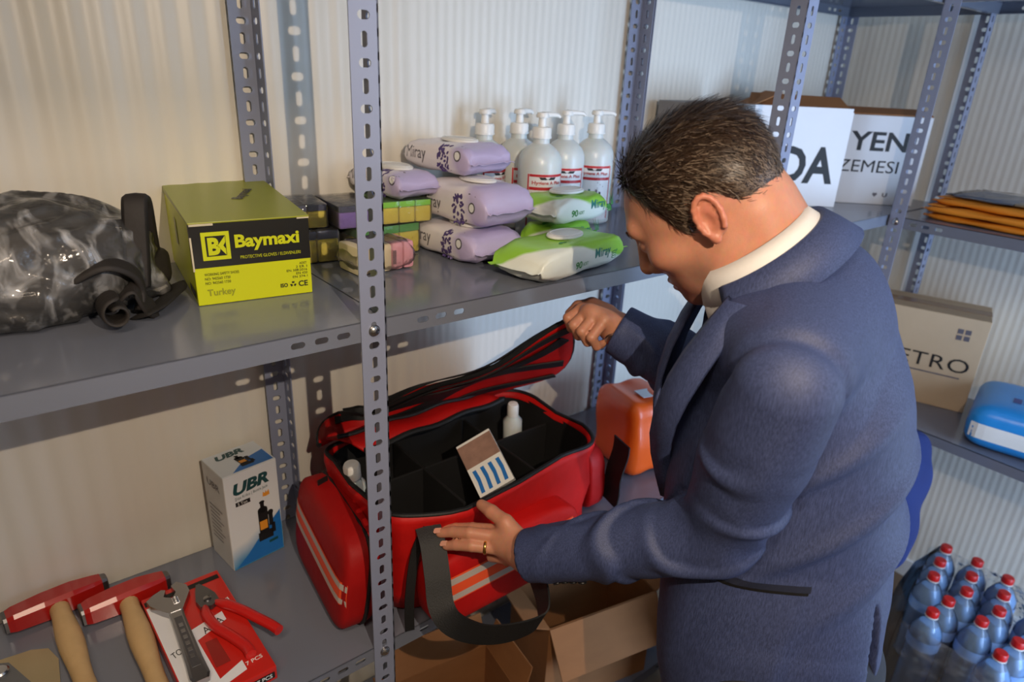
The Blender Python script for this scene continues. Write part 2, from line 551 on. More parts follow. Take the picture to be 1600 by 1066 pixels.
mb.cbox(D0 - 0.05, D0, RY - 0.06, RY + 0.012, 0, DZ + 0.05, 0.004).cbox(D1, D1 + 0.05, RY - 0.06, RY + 0.012, 0, DZ + 0.05, 0.004).cbox(D0, D1, RY - 0.06, RY + 0.012, DZ, DZ + 0.05, 0.004)
struct('trim_2', mb, m_trim)
dr = link('light_blocking_door', None, None, (D0 + 0.02, RY + 0.015, 0)); tag(dr, kind='structure')  # unseen open leaf, added to keep the daylight off the left wall
part('blocker_leaf', MB().cbox(-0.02, 0.02, 0.0, 0.98, 0.012, DZ - 0.01, 0.003), m_trim, dr)
part('blocker_handle', MB().tube([(0.02, 0.91, 1.02), (0.06, 0.91, 1.02), (0.065, 0.88, 1.02), (0.065, 0.80, 1.02)], 0.008, 10), m_zinc, dr, True)
mb = MB(); mb.cbox(NX, WX - 0.015, WY - 0.014, WY - 0.002, 0.0, 0.07, 0.003)
struct('baseboard_left', mb, m_trim)
mb = MB(); mb.cbox(WX - 0.014, WX - 0.002, RY, WY - 0.015, 0.0, 0.07, 0.003)
struct('baseboard_far', mb, m_trim)

# ------------------------------------------------------------------ slotted angle shelving
PITCH, PW, PT, PH = 0.0258, 0.038, 0.0022, 2.02
def post_mesh(sx, sy):
    """slotted angle: flanges run from the corner towards sx (along x) and sy (along y)"""
    mb = MB()
    cells = []; z = 0.012; k = 0
    cells.append((0, z, 0, 0))
    while z + PITCH < PH - 0.01:
        cells.append((z, z + PITCH, 0.0090, 0.0042) if k % 2 else (z, z + PITCH, 0.0052, 0.0080))
        z += PITCH; k += 1
    cells.append((z, PH, 0, 0))
    O = V((0, 0, 0))
    plate(mb, O, (0, 0, 1), (sx, 0, 0), (0, -sy, 0), PH, PW, PT, cells)
    plate(mb, O, (0, 0, 1), (0, sy, 0), (-sx, 0, 0), PH, PW, PT, cells)
    me = mb.mesh('post', m_steel)
    bm = bmesh.new(); bm.from_mesh(me); bmesh.ops.recalc_face_normals(bm, faces=bm.faces[:]); bm.to_mesh(me); bm.free()
    return me
POST = {(a, b): post_mesh(a, b) for a in (-1, 1) for b in (-1, 1)}
def shelf_mesh(lx, ly, lip=0.029):
    mb = MB(); t = 0.0016
    mb.box(0, lx, 0, ly, -t, 0)
    def lipcells(L):
        c = []; u = 0.0
        for a, b in ((0.045, 0), (0.03, 1), (0.032, 1), (0.032, 1)):
            c.append((u, u + a, 0.0095 * b, 0.0045 * b)); u += a
        e = []; w = L
        for a, b in ((0.045, 0), (0.03, 1), (0.032, 1), (0.032, 1)):
            e.append((w - a, w, 0.0095 * b, 0.0045 * b)); w -= a
        return c + [(u, w, 0, 0)] + e[::-1]
    plate(mb, (0, 0, -lip), (1, 0, 0), (0, 0, 1), (0, -1, 0), lx, lip, t, lipcells(lx))
    plate(mb, (0, ly, -lip), (1, 0, 0), (0, 0, 1), (0, 1, 0), lx, lip, t, lipcells(lx))
    mb.box(0, t, 0, ly, -lip, -t).box(lx - t, lx, 0, ly, -lip, -t)
    mb.box(0.01, lx - 0.01, t, 0.012, -lip, -lip + t).box(0.01, lx - 0.01, ly - 0.012, ly - t, -lip, -lip + t)
    me = mb.mesh('shelf', m_shelf)
    bm = bmesh.new(); bm.from_mesh(me); bmesh.ops.recalc_face_normals(bm, faces=bm.faces[:]); bm.to_mesh(me); bm.free()
    return me
bolt_me = MB().lathe([(0.0085, 0), (0.0085, 0.0012), (0.0072, 0.0014), (0.0070, 0.0040), (0.0050, 0.0058), (0.0, 0.0062)], 14, cap1=False).mesh('bolt', m_zinc, True)
def bolt(par, p, nrm):
    o = link('bolt', bolt_me, par, p)
    o.rotation_euler = V(nrm).to_track_quat('Z', 'Y').to_euler()
DEP = 0.418
def unit(label, posts, shelves, base):
    u = thing('shelving_unit', label, 'shelving unit', base, group='grey slotted-angle shelving units')
    B = V(base)
    for x, y, sx, sy in posts:
        link('post', POST[(sx, sy)], u, V((x, y, 0)) - B)
    for x0, x1, y0, y1, zs in shelves:
        me = shelf_mesh(x1 - x0, y1 - y0) if abs(y1 - y0) < abs(x1 - x0) else None
        for z in zs:
            if me:
                link('shelf', me, u, V((x0, y0, z)) - B)
            else:                                  # long side along y
                me2 = shelf_mesh(y1 - y0, x1 - x0)
                o = link('shelf', me2, u, V((x1, y0, z)) - B); o.rotation_euler = (0, 0, pi / 2)
    return u
Z0, Z1, Z2, Z3 = 0.15, 0.72, 1.30, 1.846
g = 0.0024
u1 = unit('grey slotted-angle shelving unit holding the yellow-green box and the hammers',
          [(0, 0, -1, 1), (0, DEP, -1, -1), (-0.93, 0, 1, 1), (-0.93, DEP, 1, -1)],
          [(-0.93 + g, -g, g, DEP - g, (Z0, Z1, Z2, Z3))], (-0.465, 0.209, 0))
u2 = unit('grey slotted-angle shelving unit holding the red bag and the wet wipes',
          [(0.921, DEP, -1, -1)],
          [(0.0005, 0.9215, g, DEP - g, (Z0, Z1, Z2, Z3))], (0.465, 0.209, 0))
u3 = unit('grey shelving unit in the room corner holding the white lettered cartons',
          [(0.925, 0, 1, 1), (0.925, DEP, 1, -1), (1.888, 0, -1, 1), (1.888, DEP, -1, -1)],
          [(0.925 + g, 1.888 - g, g, DEP - g, (Z1, Z2, Z3))], (1.406, 0.209, 0))
u4 = unit('grey shelving unit along the far wall holding the orange envelopes',
          [(1.526, -0.003, 1, -1), (1.526, -0.93, 1, 1), (1.888, -0.93, -1, 1)],
          [(1.526 + g, 1.888 - g, -0.93 + g, -0.003 - g, (Z1 + 0.02, Z2, Z3))], (1.707, -0.466, 0))
for z in (Z1, Z2, Z3):
    bolt(u1, V((-0.019, 0.0, z - 0.0145)) - u1.location, (0, -1, 0))
    bolt(u3, V((0.945, 0.0, z - 0.0145)) - u3.location, (0, -1, 0))
for z in (Z1 + 0.02, Z2, Z3):
    bolt(u4, V((1.526, -0.022, z - 0.0145)) - u4.location, (-1, 0, 0))

# ------------------------------------------------------------------ upper shelf: boxed and wrapped goods
X_, Y_, Z_ = V((1, 0, 0)), V((0, 1, 0)), V((0, 0, 1))
m_lime = M('lime_card', (206, 214, 18), rough=0.42, var=0.03, scale=8)
m_olive = M('shaded_lime_and_olive_print', (150, 156, 34), rough=0.38, var=0.05, scale=8)  # lid's darker look under grazing light put into the colour; also olive print
m_blackcard = M('black_card', (24, 24, 22), rough=0.4, var=0.1)
m_worn = M('worn_card_edge', (205, 196, 170), rough=0.9, var=0.2, scale=60)

# lime and black glove box
bx = thing('cardboard_box', 'lime yellow and black printed cardboard box on the upper shelf', 'box', (-0.100, 0.305, Z2), radians(-7))
w, d, h = 0.079, 0.142, 0.117
mb = MB(); mb.cbox(-w, w, -d, d, 0.0005, h - 0.002, 0.0012)
part('box_body', mb, m_lime, bx)
mb = MB(); mb.cbox(-w - 0.0015, w + 0.0015, -d - 0.0012, d + 0.0015, h - 0.0025, h, 0.0008)
mb.v = [(a, b, c + (0.008 * (b + d) / (2 * d) if c > h - 0.001 else 0)) for a, b, c in mb.v]
lid = part('lid', mb, m_olive, bx)
mb = MB(); mb.prism([(-0.055, 0), (w + 0.001, 0), (w + 0.001, 0.012), (-0.05, 0.014)], 0, 0.0015, fr=((0, d, h + 0.007), X_, V((0, 0.75, 0.66)), V((0, -0.66, 0.75))))
part('tuck_flap', mb, m_blackcard, lid)
fy = -d - 0.0005
mb = MB(); mb.box(-w - 0.0004, w + 0.0004, fy - 0.0003, fy + 0.0004, 0.054, h - 0.0026)
mb.box(-w - 0.0007, -w + 0.0004, -d, -d + 0.011, 0.054, h - 0.0026)
band = part('printed_band', mb, m_blackcard, bx)
for (xa, za, xb, zb) in ((-w, h - 0.005, -w + 0.03, h - 0.002), (-w - 0.0012, 0.05, -w + 0.001, h - 0.02), (w - 0.016, h - 0.004, w + 0.001, h - 0.002)):
    part('worn_edge', MB().box(xa, xb, fy - 0.0011, fy, za, zb), m_worn, bx)
fo = fy - 0.0004
decal(bx, [rect(0, 0, 1, 1)], (-0.066, fo, 0.064), V((0.036, 0, 0)), V((0, 0, 0.039)), [m_lime], 'logo_square')
decal(bx, [rect(.14, .14, .86, .86), ], (-0.066, fo - 0.0003, 0.064), V((0.036, 0, 0)), V((0, 0, 0.039)), [m_blackcard], 'logo_field')
text(bx, 'B', (-0.0585, fo - 0.0006, 0.071), V((0.0155, 0, 0)), V((0, 0, 0.0245)), m_lime, 'logo_letter', bold=0.05)
decal(bx, [poly([(.55, .5), (.84, .84), (.84, .62), (.76, .5), (.84, .38), (.84, .16)])], (-0.066, fo - 0.0006, 0.064), V((0.036, 0, 0)), V((0, 0, 0.039)), [m_lime], 'logo_arrow')
text(bx, 'Baymaxi', (-0.0235, fo - 0.0003, 0.073), V((0.088, 0, 0)), V((0, 0, 0.024)), m_lime, 'lettering', bold=0.035)
text(bx, 'PROTECTIVE GLOVES / ELDIVENLERI', (-0.018, fo - 0.0003, 0.0625), V((0.083, 0, 0)), V((0, 0, 0.0045)), m_lime, 'small_lettering')
text(bx, 'Turkey', (-0.066, fy - 0.0002, 0.0105), V((0.037, 0, 0)), V((0, 0, 0.0125)), m_olive, 'lettering', bold=0.02)
for i, s in enumerate(('WORKING SAFETY SHOES', 'NO: 942560 1720', 'NO: 942560 1730')):
    text(bx, s, (-0.067, fy - 0.0002, 0.0425 - i * 0.0062), V((0.045 - 0.012 * (i > 0), 0, 0)), V((0, 0, 0.0038)), m_ink, 'small_lettering')
for i, s in enumerate(('ADET', '2 ER 1', 'EN 388:2016', 'EN 420', 'EN 374-1')):
    text(bx, s, (0.073 - 0.0045 * max(4, len(s)) * .6, fy - 0.0002, 0.046 - i * 0.005), V((0.0045 * max(4, len(s)) * .6, 0, 0)), V((0, 0, 0.0034)), m_ink, 'small_lettering')
text(bx, 'CE', (0.059, fy - 0.0002, 0.0125), V((0.0135, 0, 0)), V((0, 0, 0.0085)), m_ink, 'ce_mark', bold=0.02)
text(bx, 'ISO', (0.033, fy - 0.0002, 0.0135), V((0.0105, 0, 0)), V((0, 0, 0.006)), m_ink, 'iso_mark', bold=0.03)
tri = []
for k in range(3):
    a = radians(90 + 120 * k)
    tri.append(poly([(.5 + .5 * cos(a - .5), .5 + .5 * sin(a - .5)), (.5 + .5 * cos(a + .45), .5 + .5 * sin(a + .45)), (.5 + .22 * cos(a + .75), .5 + .22 * sin(a + .75)), (.5 + .22 * cos(a - .7), .5 + .22 * sin(a - .7))]))
decal(bx, tri, (0.0465, fy - 0.0002, 0.0125), V((0.0095, 0, 0)), V((0, 0, 0.009)), [m_ink], 'recycling_mark')
text(bx, 'Baymaxi', (0.02, -0.02, h + 0.0042), V((0.03, 0.07, 0.002)), V((-0.02, 0.008, 0)), m_blackcard, 'lid_lettering', bold=0.03)
decal(bx, [rect(0, 0, 1, 1)], (-w - 0.0006, 0.02, 0.054), V((0, -0.022, 0)), V((0, 0, 0.04)), [m_olive], 'hand_hole')
decal(bx, [rect(0, 0, 1, 1)], (-w - 0.0008, -0.085, 0.008), V((0, -0.05, 0)), V((0, 0, 0.012)), [m_blackcard], 'side_label')

# black straps in a clear plastic bag
m_strap = M('black_webbing', (30, 28, 27), rough=0.8, var=0.25, scale=50, bump=0.25, bscale=900)
m_pad = M('dark_foam', (38, 34, 32), rough=0.7, var=0.25, scale=14, bump=0.3, bscale=120)
m_film = film('clear_film', clear=0.93, rough=0.14, bump=0.8, bscale=30, glint=0.5)
bg = thing('bagged_straps', 'black padded straps bundled in a crumpled clear plastic bag', 'straps', (-0.40, 0.27, Z2))
def f_core(p):
    d = s_ell(p, (-0.51, 0.285, 1.345), (0.20, 0.11, 0.062))
    d = smin(d, s_ell(p, (-0.39, 0.27, 1.362), (0.14, 0.10, 0.072)), 0.03)
    d = smin(d, s_ell(p, (-0.30, 0.29, 1.335), (0.10, 0.09, 0.045)), 0.03)
    d = d + 0.006 * np.sin(p[:, 0] * 55 + 3 * np.sin(p[:, 2] * 30)) * np.sin(p[:, 1] * 48 + p[:, 2] * 40)
    return smax(d, 1.3022 - p[:, 2], 0.01)
vv, F = surf(f_core, (-0.75, 0.13, 1.29), (-0.17, 0.43, 1.47), 0.007)
o = part('contents', np_mesh('contents', vv, F, m_pad), None, bg); o.location = -bg.location
def f_wrap(p):
    d = s_ell(p, (-0.50, 0.275, 1.35), (0.22, 0.125, 0.078))
    d = smin(d, s_ell(p, (-0.37, 0.262, 1.368), (0.150, 0.112, 0.085)), 0.05)
    d = smin(d, s_cap(p, (-0.30, 0.25, 1.36), (-0.225, 0.235, 1.312), 0.055, 0.008), 0.04)
    q = p[:, 0] * 46 + 22 * p[:, 1] + 5 * np.sin(p[:, 2] * 26 + p[:, 1] * 20)
    d = d + 0.0045 * np.abs(np.sin(q)) + 0.003 * np.sin(p[:, 1] * 90 + p[:, 2] * 60 + 2 * np.sin(p[:, 0] * 40))
    return smax(d, 1.3012 - p[:, 2], 0.008)
vv, F = surf(f_wrap, (-0.78, 0.10, 1.29), (-0.15, 0.42, 1.475), 0.0055)
o = part('plastic_bag', np_mesh('plastic_bag', vv, F, m_film), None, bg); o.location = -bg.location
def strap(pts, side, wd, th=0.009, name='strap'):
    # smooth the centre line
    P = [V(p) for p in pts]
    out = []
    for i in range(len(P) - 1):
        p0, p1, p2, p3 = P[max(i - 1, 0)], P[i], P[i + 1], P[min(i + 2, len(P) - 1)]
        for k in range(6):
            t = k / 6
            out.append(0.5 * ((2 * p1) + (p2 - p0) * t + (2 * p0 - 5 * p1 + 4 * p2 - p3) * t * t + (3 * p1 - p0 - 3 * p2 + p3) * t ** 3))
    out.append(P[-1])
    return out
mb = MB(); mb.ribbon(strap([(-0.262, 0.20, 1.330), (-0.256, 0.205, 1.375), (-0.250, 0.212, 1.425), (-0.244, 0.225, 1.446), (-0.236, 0.245, 1.435), (-0.232, 0.262, 1.39), (-0.228, 0.28, 1.345)], 0, 0), (1, -0.25, 0.0), 0.034, 0.011)
part('strap', mb, m_pad, bg, True, True, 1)
mb = MB(); mb.ribbon(strap([(-0.335, 0.175, 1.362), (-0.30, 0.165, 1.378), (-0.27, 0.172, 1.362), (-0.262, 0.178, 1.335), (-0.272, 0.168, 1.308)], 0, 0), (0.2, 1, 0.1), 0.05, 0.012)
part('strap', mb, m_pad, bg, True, True, 1)
spiral = [(-0.302 + 0.020 * (1 - k * .05) * cos(1.2 + k * .6), 0.0, 1.3255 + 0.021 * (1 - k * .05) * sin(1.2 + k * .6)) for k in range(14)]
mb = MB(); mb.ribbon([V((a, 0.138, c)) for a, _, c in spiral] + [], (0, 1, 0), 0.055, 0.007)
part('rolled_strap', mb, m_pad, bg, True, True, 1)
mb = MB(); mb.ribbon(strap([(-0.275, 0.15, 1.307), (-0.250, 0.17, 1.309), (-0.230, 0.20, 1.310), (-0.213, 0.235, 1.307), (-0.208, 0.27, 1.305)], 0, 0), (0.6, -0.6, 0.3), 0.045, 0.006)
part('strap', mb, m_strap, bg, True, True, 1)
mb = MB(); mb.ribbon(strap([(-0.30, 0.165, 1.320), (-0.275, 0.158, 1.345), (-0.262, 0.165, 1.318), (-0.25, 0.175, 1.307)], 0, 0), (0.4, 0.9, 0.2), 0.04, 0.008)
part('strap', mb, m_pad, bg, True, True, 1)

# ---- soft packs
def pack_mesh(L, W, H, seed=0, nu=30, nv=28):
    r_ = random.Random(seed); mb = MB(); rs = []
    ph = [r_.uniform(0, 6.28) for _ in range(6)]
    us = [-1 + 2 * i / (nu - 1) for i in range(nu)]
    us = [-1.0, -0.985, -0.93, -0.90] + [-.88 + 1.76 * i / (nu - 9) for i in range(nu - 8)] + [0.90, 0.93, 0.985, 1.0]
    for u in us:
        a = abs(u)
        k = 0.0 if a > 0.92 else (1 - (a / 0.92) ** 6.0) ** 0.45
        hh = max(0.0012, H * k); ww = W * (1 - 0.10 * (1 - k)) if a < .92 else W * (0.9 + 0.03 * (a - .92) / .08)
        ring = []
        for j in range(nv):
            t = 2 * pi * j / nv
            c, s = cos(t), sin(t)
            e = 0.45
            y = ww / 2 * (abs(c) ** e) * (1 if c > 0 else -1)
            z = hh / 2 * (abs(s) ** 0.42) * (1 if s > 0 else -1)
            cr = (0.0022 * sin(5 * t + 9 * u + ph[0]) + 0.0018 * sin(11 * t - 14 * u + ph[1])) * (a ** 2.0) * (k > 0) + 0.0012 * sin(7 * u + 3 * t + ph[2]) * k
            zc = H * 0.5 * k + (1 - k) * H * 0.42
            x = u * L / 2 + (0.0025 * sin(y * 160 + ph[3]) if a > .95 else 0)
            zz = max(0.0006, zc + z + cr * 1.2) if k > 0 else zc + z + 0.0015 * sin(y * 300 + ph[4])
            ring.append((x, y * (1 + cr * 5), zz))
        rs.append(ring)
    mb.rings(rs)
    return mb
m_lav = zone('lavender_print', (234, 228, 232), (190, 178, 214), (1, 0.15, 0.2), 0.050, amp=0.05, nscale=16, soft=0.012, rough=0.32, bump=0.35, bscale=40)
m_grn = zone('aloe_print', (232, 238, 228), (150, 206, 66), (0.25, 0.62, 1.0), 0.012, amp=0.022, nscale=14, soft=0.003, rough=0.30, bump=0.35, bscale=40)
m_purple = M('lavender_ink', (84, 66, 124), rough=0.5, var=0.35, scale=300)
m_green = M('leaf_ink', (60, 140, 60), rough=0.5, var=0.25, scale=200)
m_teal = M('teal_ink', (34, 120, 110), rough=0.5)
m_grey = M('grey_ink', (96, 92, 100), rough=0.5)
def wipes(kind, label, loc, rz, L=0.235, W=0.118, H=0.056, seed=1, tilt=(0, 0)):
    t = thing('wet_wipe_pack', label, 'wet wipes', loc, rot=(tilt[0], tilt[1], rz), group='wet wipe packs on the upper shelf')
    mb = pack_mesh(L, W, H, seed)
    part('wrapper', mb, m_lav if kind == 'l' else m_grn, t, 'all')
    bv = bvh_of(mb)
    # white hinged lid on top
    lp = MB(); lp.lathe([(0.036, 0.0), (0.0365, 0.002), (0.035, 0.0042), (0.031, 0.0052), (0.0, 0.0056)], 28, c=(0.006, 0, H + 0.0010), sx=1.15, sy=0.74, cap1=False)
    lidp = part('lid', lp, m_white, t, True)
    rp = MB(); rp.tube([(0.006 + 0.03 * cos(a) * 1.15, 0.03 * sin(a) * 0.74, H + 0.0064) for a in [2 * pi * i / 24 for i in range(25)]], 0.0009, 6)
    part('lid_rim', rp, m_white, lidp, True)
    f0 = -W / 2
    if kind == 'l':
        text(t, 'Miray', (-0.078, f0, 0.014), V((0.056, 0, 0)), V((0, 0.010, 0.026)), m_grey, 'lettering', onto=bv, off=0.0007)
        it = []
        rr = random.Random(seed)
        for k in range(46):
            a = rr.random(); x = .5 + (rr.random() - .5) * (.75 - .5 * abs(a - .4)); it.append(ellp(x, a, .085, .05, 0, 7, rr.uniform(0, 3)))
        decal(t, it, (0.004, f0, 0.004), V((0.042, 0, 0)), V((0, 0.014, 0.046)), [m_purple], 'lavender_print', 0.0008, bv)
        decal(t, [poly([(0, 0), (.1, 0), (.6, 1), (.5, 1)]), poly([(.3, 0), (.4, 0), (.95, .9), (.88, .95)])], (0.030, f0, 0.01), V((0.04, 0, 0)), V((0, 0.02, 0.042)), [m_grey], 'stem_print', 0.0008, bv)
        decal(t, [ellp(.5, .5, .5, .5, 0, 20)], (0.052, f0, 0.026), V((0.017, 0, 0)), V((0, 0.006, 0.018)), [m_grey], 'seal_print', 0.0007, bv)
        decal(t, [ellp(.5, .5, .36, .36, 0, 20)], (0.052, f0, 0.026), V((0.017, 0, 0)), V((0, 0.006, 0.018)), [m_white], 'seal_centre', 0.0010, bv)
    else:
        text(t, 'Miray', (0.022, f0, 0.018), V((0.050, 0, 0)), V((0, 0.006, 0.021)), m_teal, 'lettering', onto=bv, off=0.0007, bold=0.01)
        text(t, '90', (-0.036, f0, 0.014), V((0.019, 0, 0)), V((0, 0.003, 0.012)), m_green, 'count_lettering', onto=bv, off=0.0007, bold=0.02)
        text(t, 'ADET', (-0.015, f0, 0.017), V((0.017, 0, 0)), V((0, 0.002, 0.005)), m_green, 'small_lettering', onto=bv, off=0.0007)
        it = [ellp(.5, .12 + .26 * k, .42, .14, 0, 14) for k in range(3)]
        decal(t, it, (0.076, f0, 0.014), V((0.020, 0, 0)), V((0, 0.004, 0.016)), [m_green], 'aloe_slices', 0.0007, bv)
        decal(t, [ellp(.5, .12 + .26 * k, .32, .08, 0, 12) for k in range(3)], (0.076, f0, 0.014), V((0.020, 0, 0)), V((0, 0.004, 0.016)), [m_grn], 'aloe_slice_core', 0.0009, bv)
        decal(t, [poly([(.3, 0), (.45, 0), (.2, 1)]), poly([(.45, 0), (.6, 0), (.6, 1)]), poly([(.6, 0), (.75, 0), (1, .9)])], (0.080, f0, 0.026), V((0.022, 0, 0)), V((0, 0.010, 0.026)), [m_green], 'aloe_leaves', 0.0007, bv)
        decal(t, [ellp(.35, .5, .3, .16, 0, 12, .5), ellp(.62, .45, .25, .14, 0, 12, -.6)], (-0.05, f0 + 0.022, 0.048), V((0.024, 0, 0)), V((0, 0.02, 0.006)), [m_green], 'leaf_print', 0.0007, bv)
    return t
wipes('g', 'green and white wet wipe pack lying nearest the shelf edge', (0.385, 0.066, Z2 + 0.0008), radians(12), 0.275, 0.112, 0.056, 3)
wipes('l', 'lavender wet wipe pack at the bottom of the front stack', (0.298, 0.238, Z2 + 0.0008), radians(-86), 0.215, 0.128, 0.054, 4)
wipes('l', 'lavender wet wipe pack second up in the front stack, its purple end facing out', (0.322, 0.243, Z2 + 0.0600), radians(-83), 0.205, 0.128, 0.071, 5)
wipes('g', 'green wet wipe pack lying in front of the pump bottles, second layer', (0.478, 0.168, Z2 + 0.0600), radians(8), 0.170, 0.098, 0.050, 6)
wipes('g', 'green wet wipe pack at the bottom beneath another green pack', (0.482, 0.186, Z2 + 0.0008), radians(8), 0.160, 0.066, 0.052, 7)
# ---- packs of sponges and soap
m_spy = M('yellow_sponge', (214, 198, 70), rough=0.9, var=0.12, scale=90, bump=0.5, bscale=500)
m_spg = M('green_scourer', (62, 150, 52), rough=0.95, var=0.25, scale=300, bump=0.5, bscale=700)
m_spb = M('navy_scourer', (34, 44, 84), rough=0.95, var=0.25, scale=300, bump=0.5, bscale=700)
m_spp = M('purple_sponge', (120, 92, 178), rough=0.85, var=0.12, scale=90, bump=0.4, bscale=400)
m_lgrn = M('bright_green_sponge', (128, 206, 40), rough=0.85, var=0.12, scale=90, bump=0.4, bscale=400)
m_cream = M('cream_soap', (222, 208, 172), rough=0.5, var=0.05)
m_pink = M('pink_soap', (226, 160, 172), rough=0.5, var=0.06)
m_film2 = film('pack_film', clear=0.92, rough=0.10, bump=0.6, bscale=60)
def sponge_pack(label, loc, rz, n, L, W, H, ma, mt, gname):
    t = thing('sponge_pack', label, 'sponges', loc, rz, group='sponge packs behind the slotted post')
    for i in range(n):
        x0 = -L / 2 + i * L / n
        s = part('sponge', MB().cbox(x0 + 0.0008, x0 + L / n - 0.0008, -W / 2, W / 2, 0.001, H * 0.74, 0.004), ma, t)
        part('scourer', MB().cbox(x0 + 0.0008, x0 + L / n - 0.0008, -W / 2, W / 2, H * 0.74, H, 0.002), mt, s)
    part('wrapping', MB().cbox(-L / 2 - 0.002, L / 2 + 0.002, -W / 2 - 0.002, W / 2 + 0.002, 0.0003, H + 0.002, 0.006), m_film2, t, True)
    return t
sponge_pack('pack of yellow sponges with green scourers, lowest beside the wet wipes', (0.156, 0.325, Z2 + 0.0004), radians(4), 3, 0.130, 0.10, 0.055, m_spy, m_spg, '')
sponge_pack('pack of yellow sponges with navy scourers, lowest beside the lime box', (0.038, 0.345, Z2 + 0.0004), radians(-6), 2, 0.076, 0.10, 0.055, m_spy, m_spb, '')
sponge_pack('pack of yellow sponges with navy scourers on the upper layer nearest the wall', (0.030, 0.352, Z2 + 0.0584), radians(-8), 2, 0.066, 0.095, 0.040, m_spy, m_spb, '')
sponge_pack('pack of purple sponges with navy scourers on top of yellow ones', (0.106, 0.330, Z2 + 0.0584), radians(-4), 2, 0.074, 0.115, 0.039, m_spp, m_spb, '')
sponge_pack('pack of bright green and yellow sponges under the lavender wipes', (0.198, 0.330, Z2 + 0.0584), radians(-4), 3, 0.096, 0.120, 0.040, m_spy, m_lgrn, '')
t = thing('soap_pack', 'clear pack of cream and pink soap bars in front of the sponges', 'soap', (0.105, 0.222, Z2 + 0.0004), radians(4))
for i, mm in enumerate((m_cream, m_cream, m_cream, m_pink, m_pink)):
    x0 = -0.055 + i * 0.022
    part('soap_bar', MB().cbox(x0 + 0.0006, x0 + 0.0214, -0.032, 0.032, 0.001, 0.048, 0.006), mm, t, True)
mb = pack_mesh(0.122, 0.072, 0.052, 12)
part('wrapping', mb, m_film2, t, 'all')
decal(t, [rect(.12 * k, 0, .12 * k + .03 + .03 * (k % 3), 1) for k in range(8)], (0.010, -0.0335, 0.012), V((0.008, 0, 0)), V((0, 0, 0.024)), [m_ink], 'barcode')
wipes('l', 'lavender wet wipe pack lying on the sponge packs behind the slotted post', (0.205, 0.338, Z2 + 0.1010), radians(-84), 0.172, 0.094, 0.046, 8)
wipes('l', 'lavender wet wipe pack on the very top of the pile', (0.328, 0.312, Z2 + 0.1395), radians(-80), 0.190, 0.120, 0.054, 9)

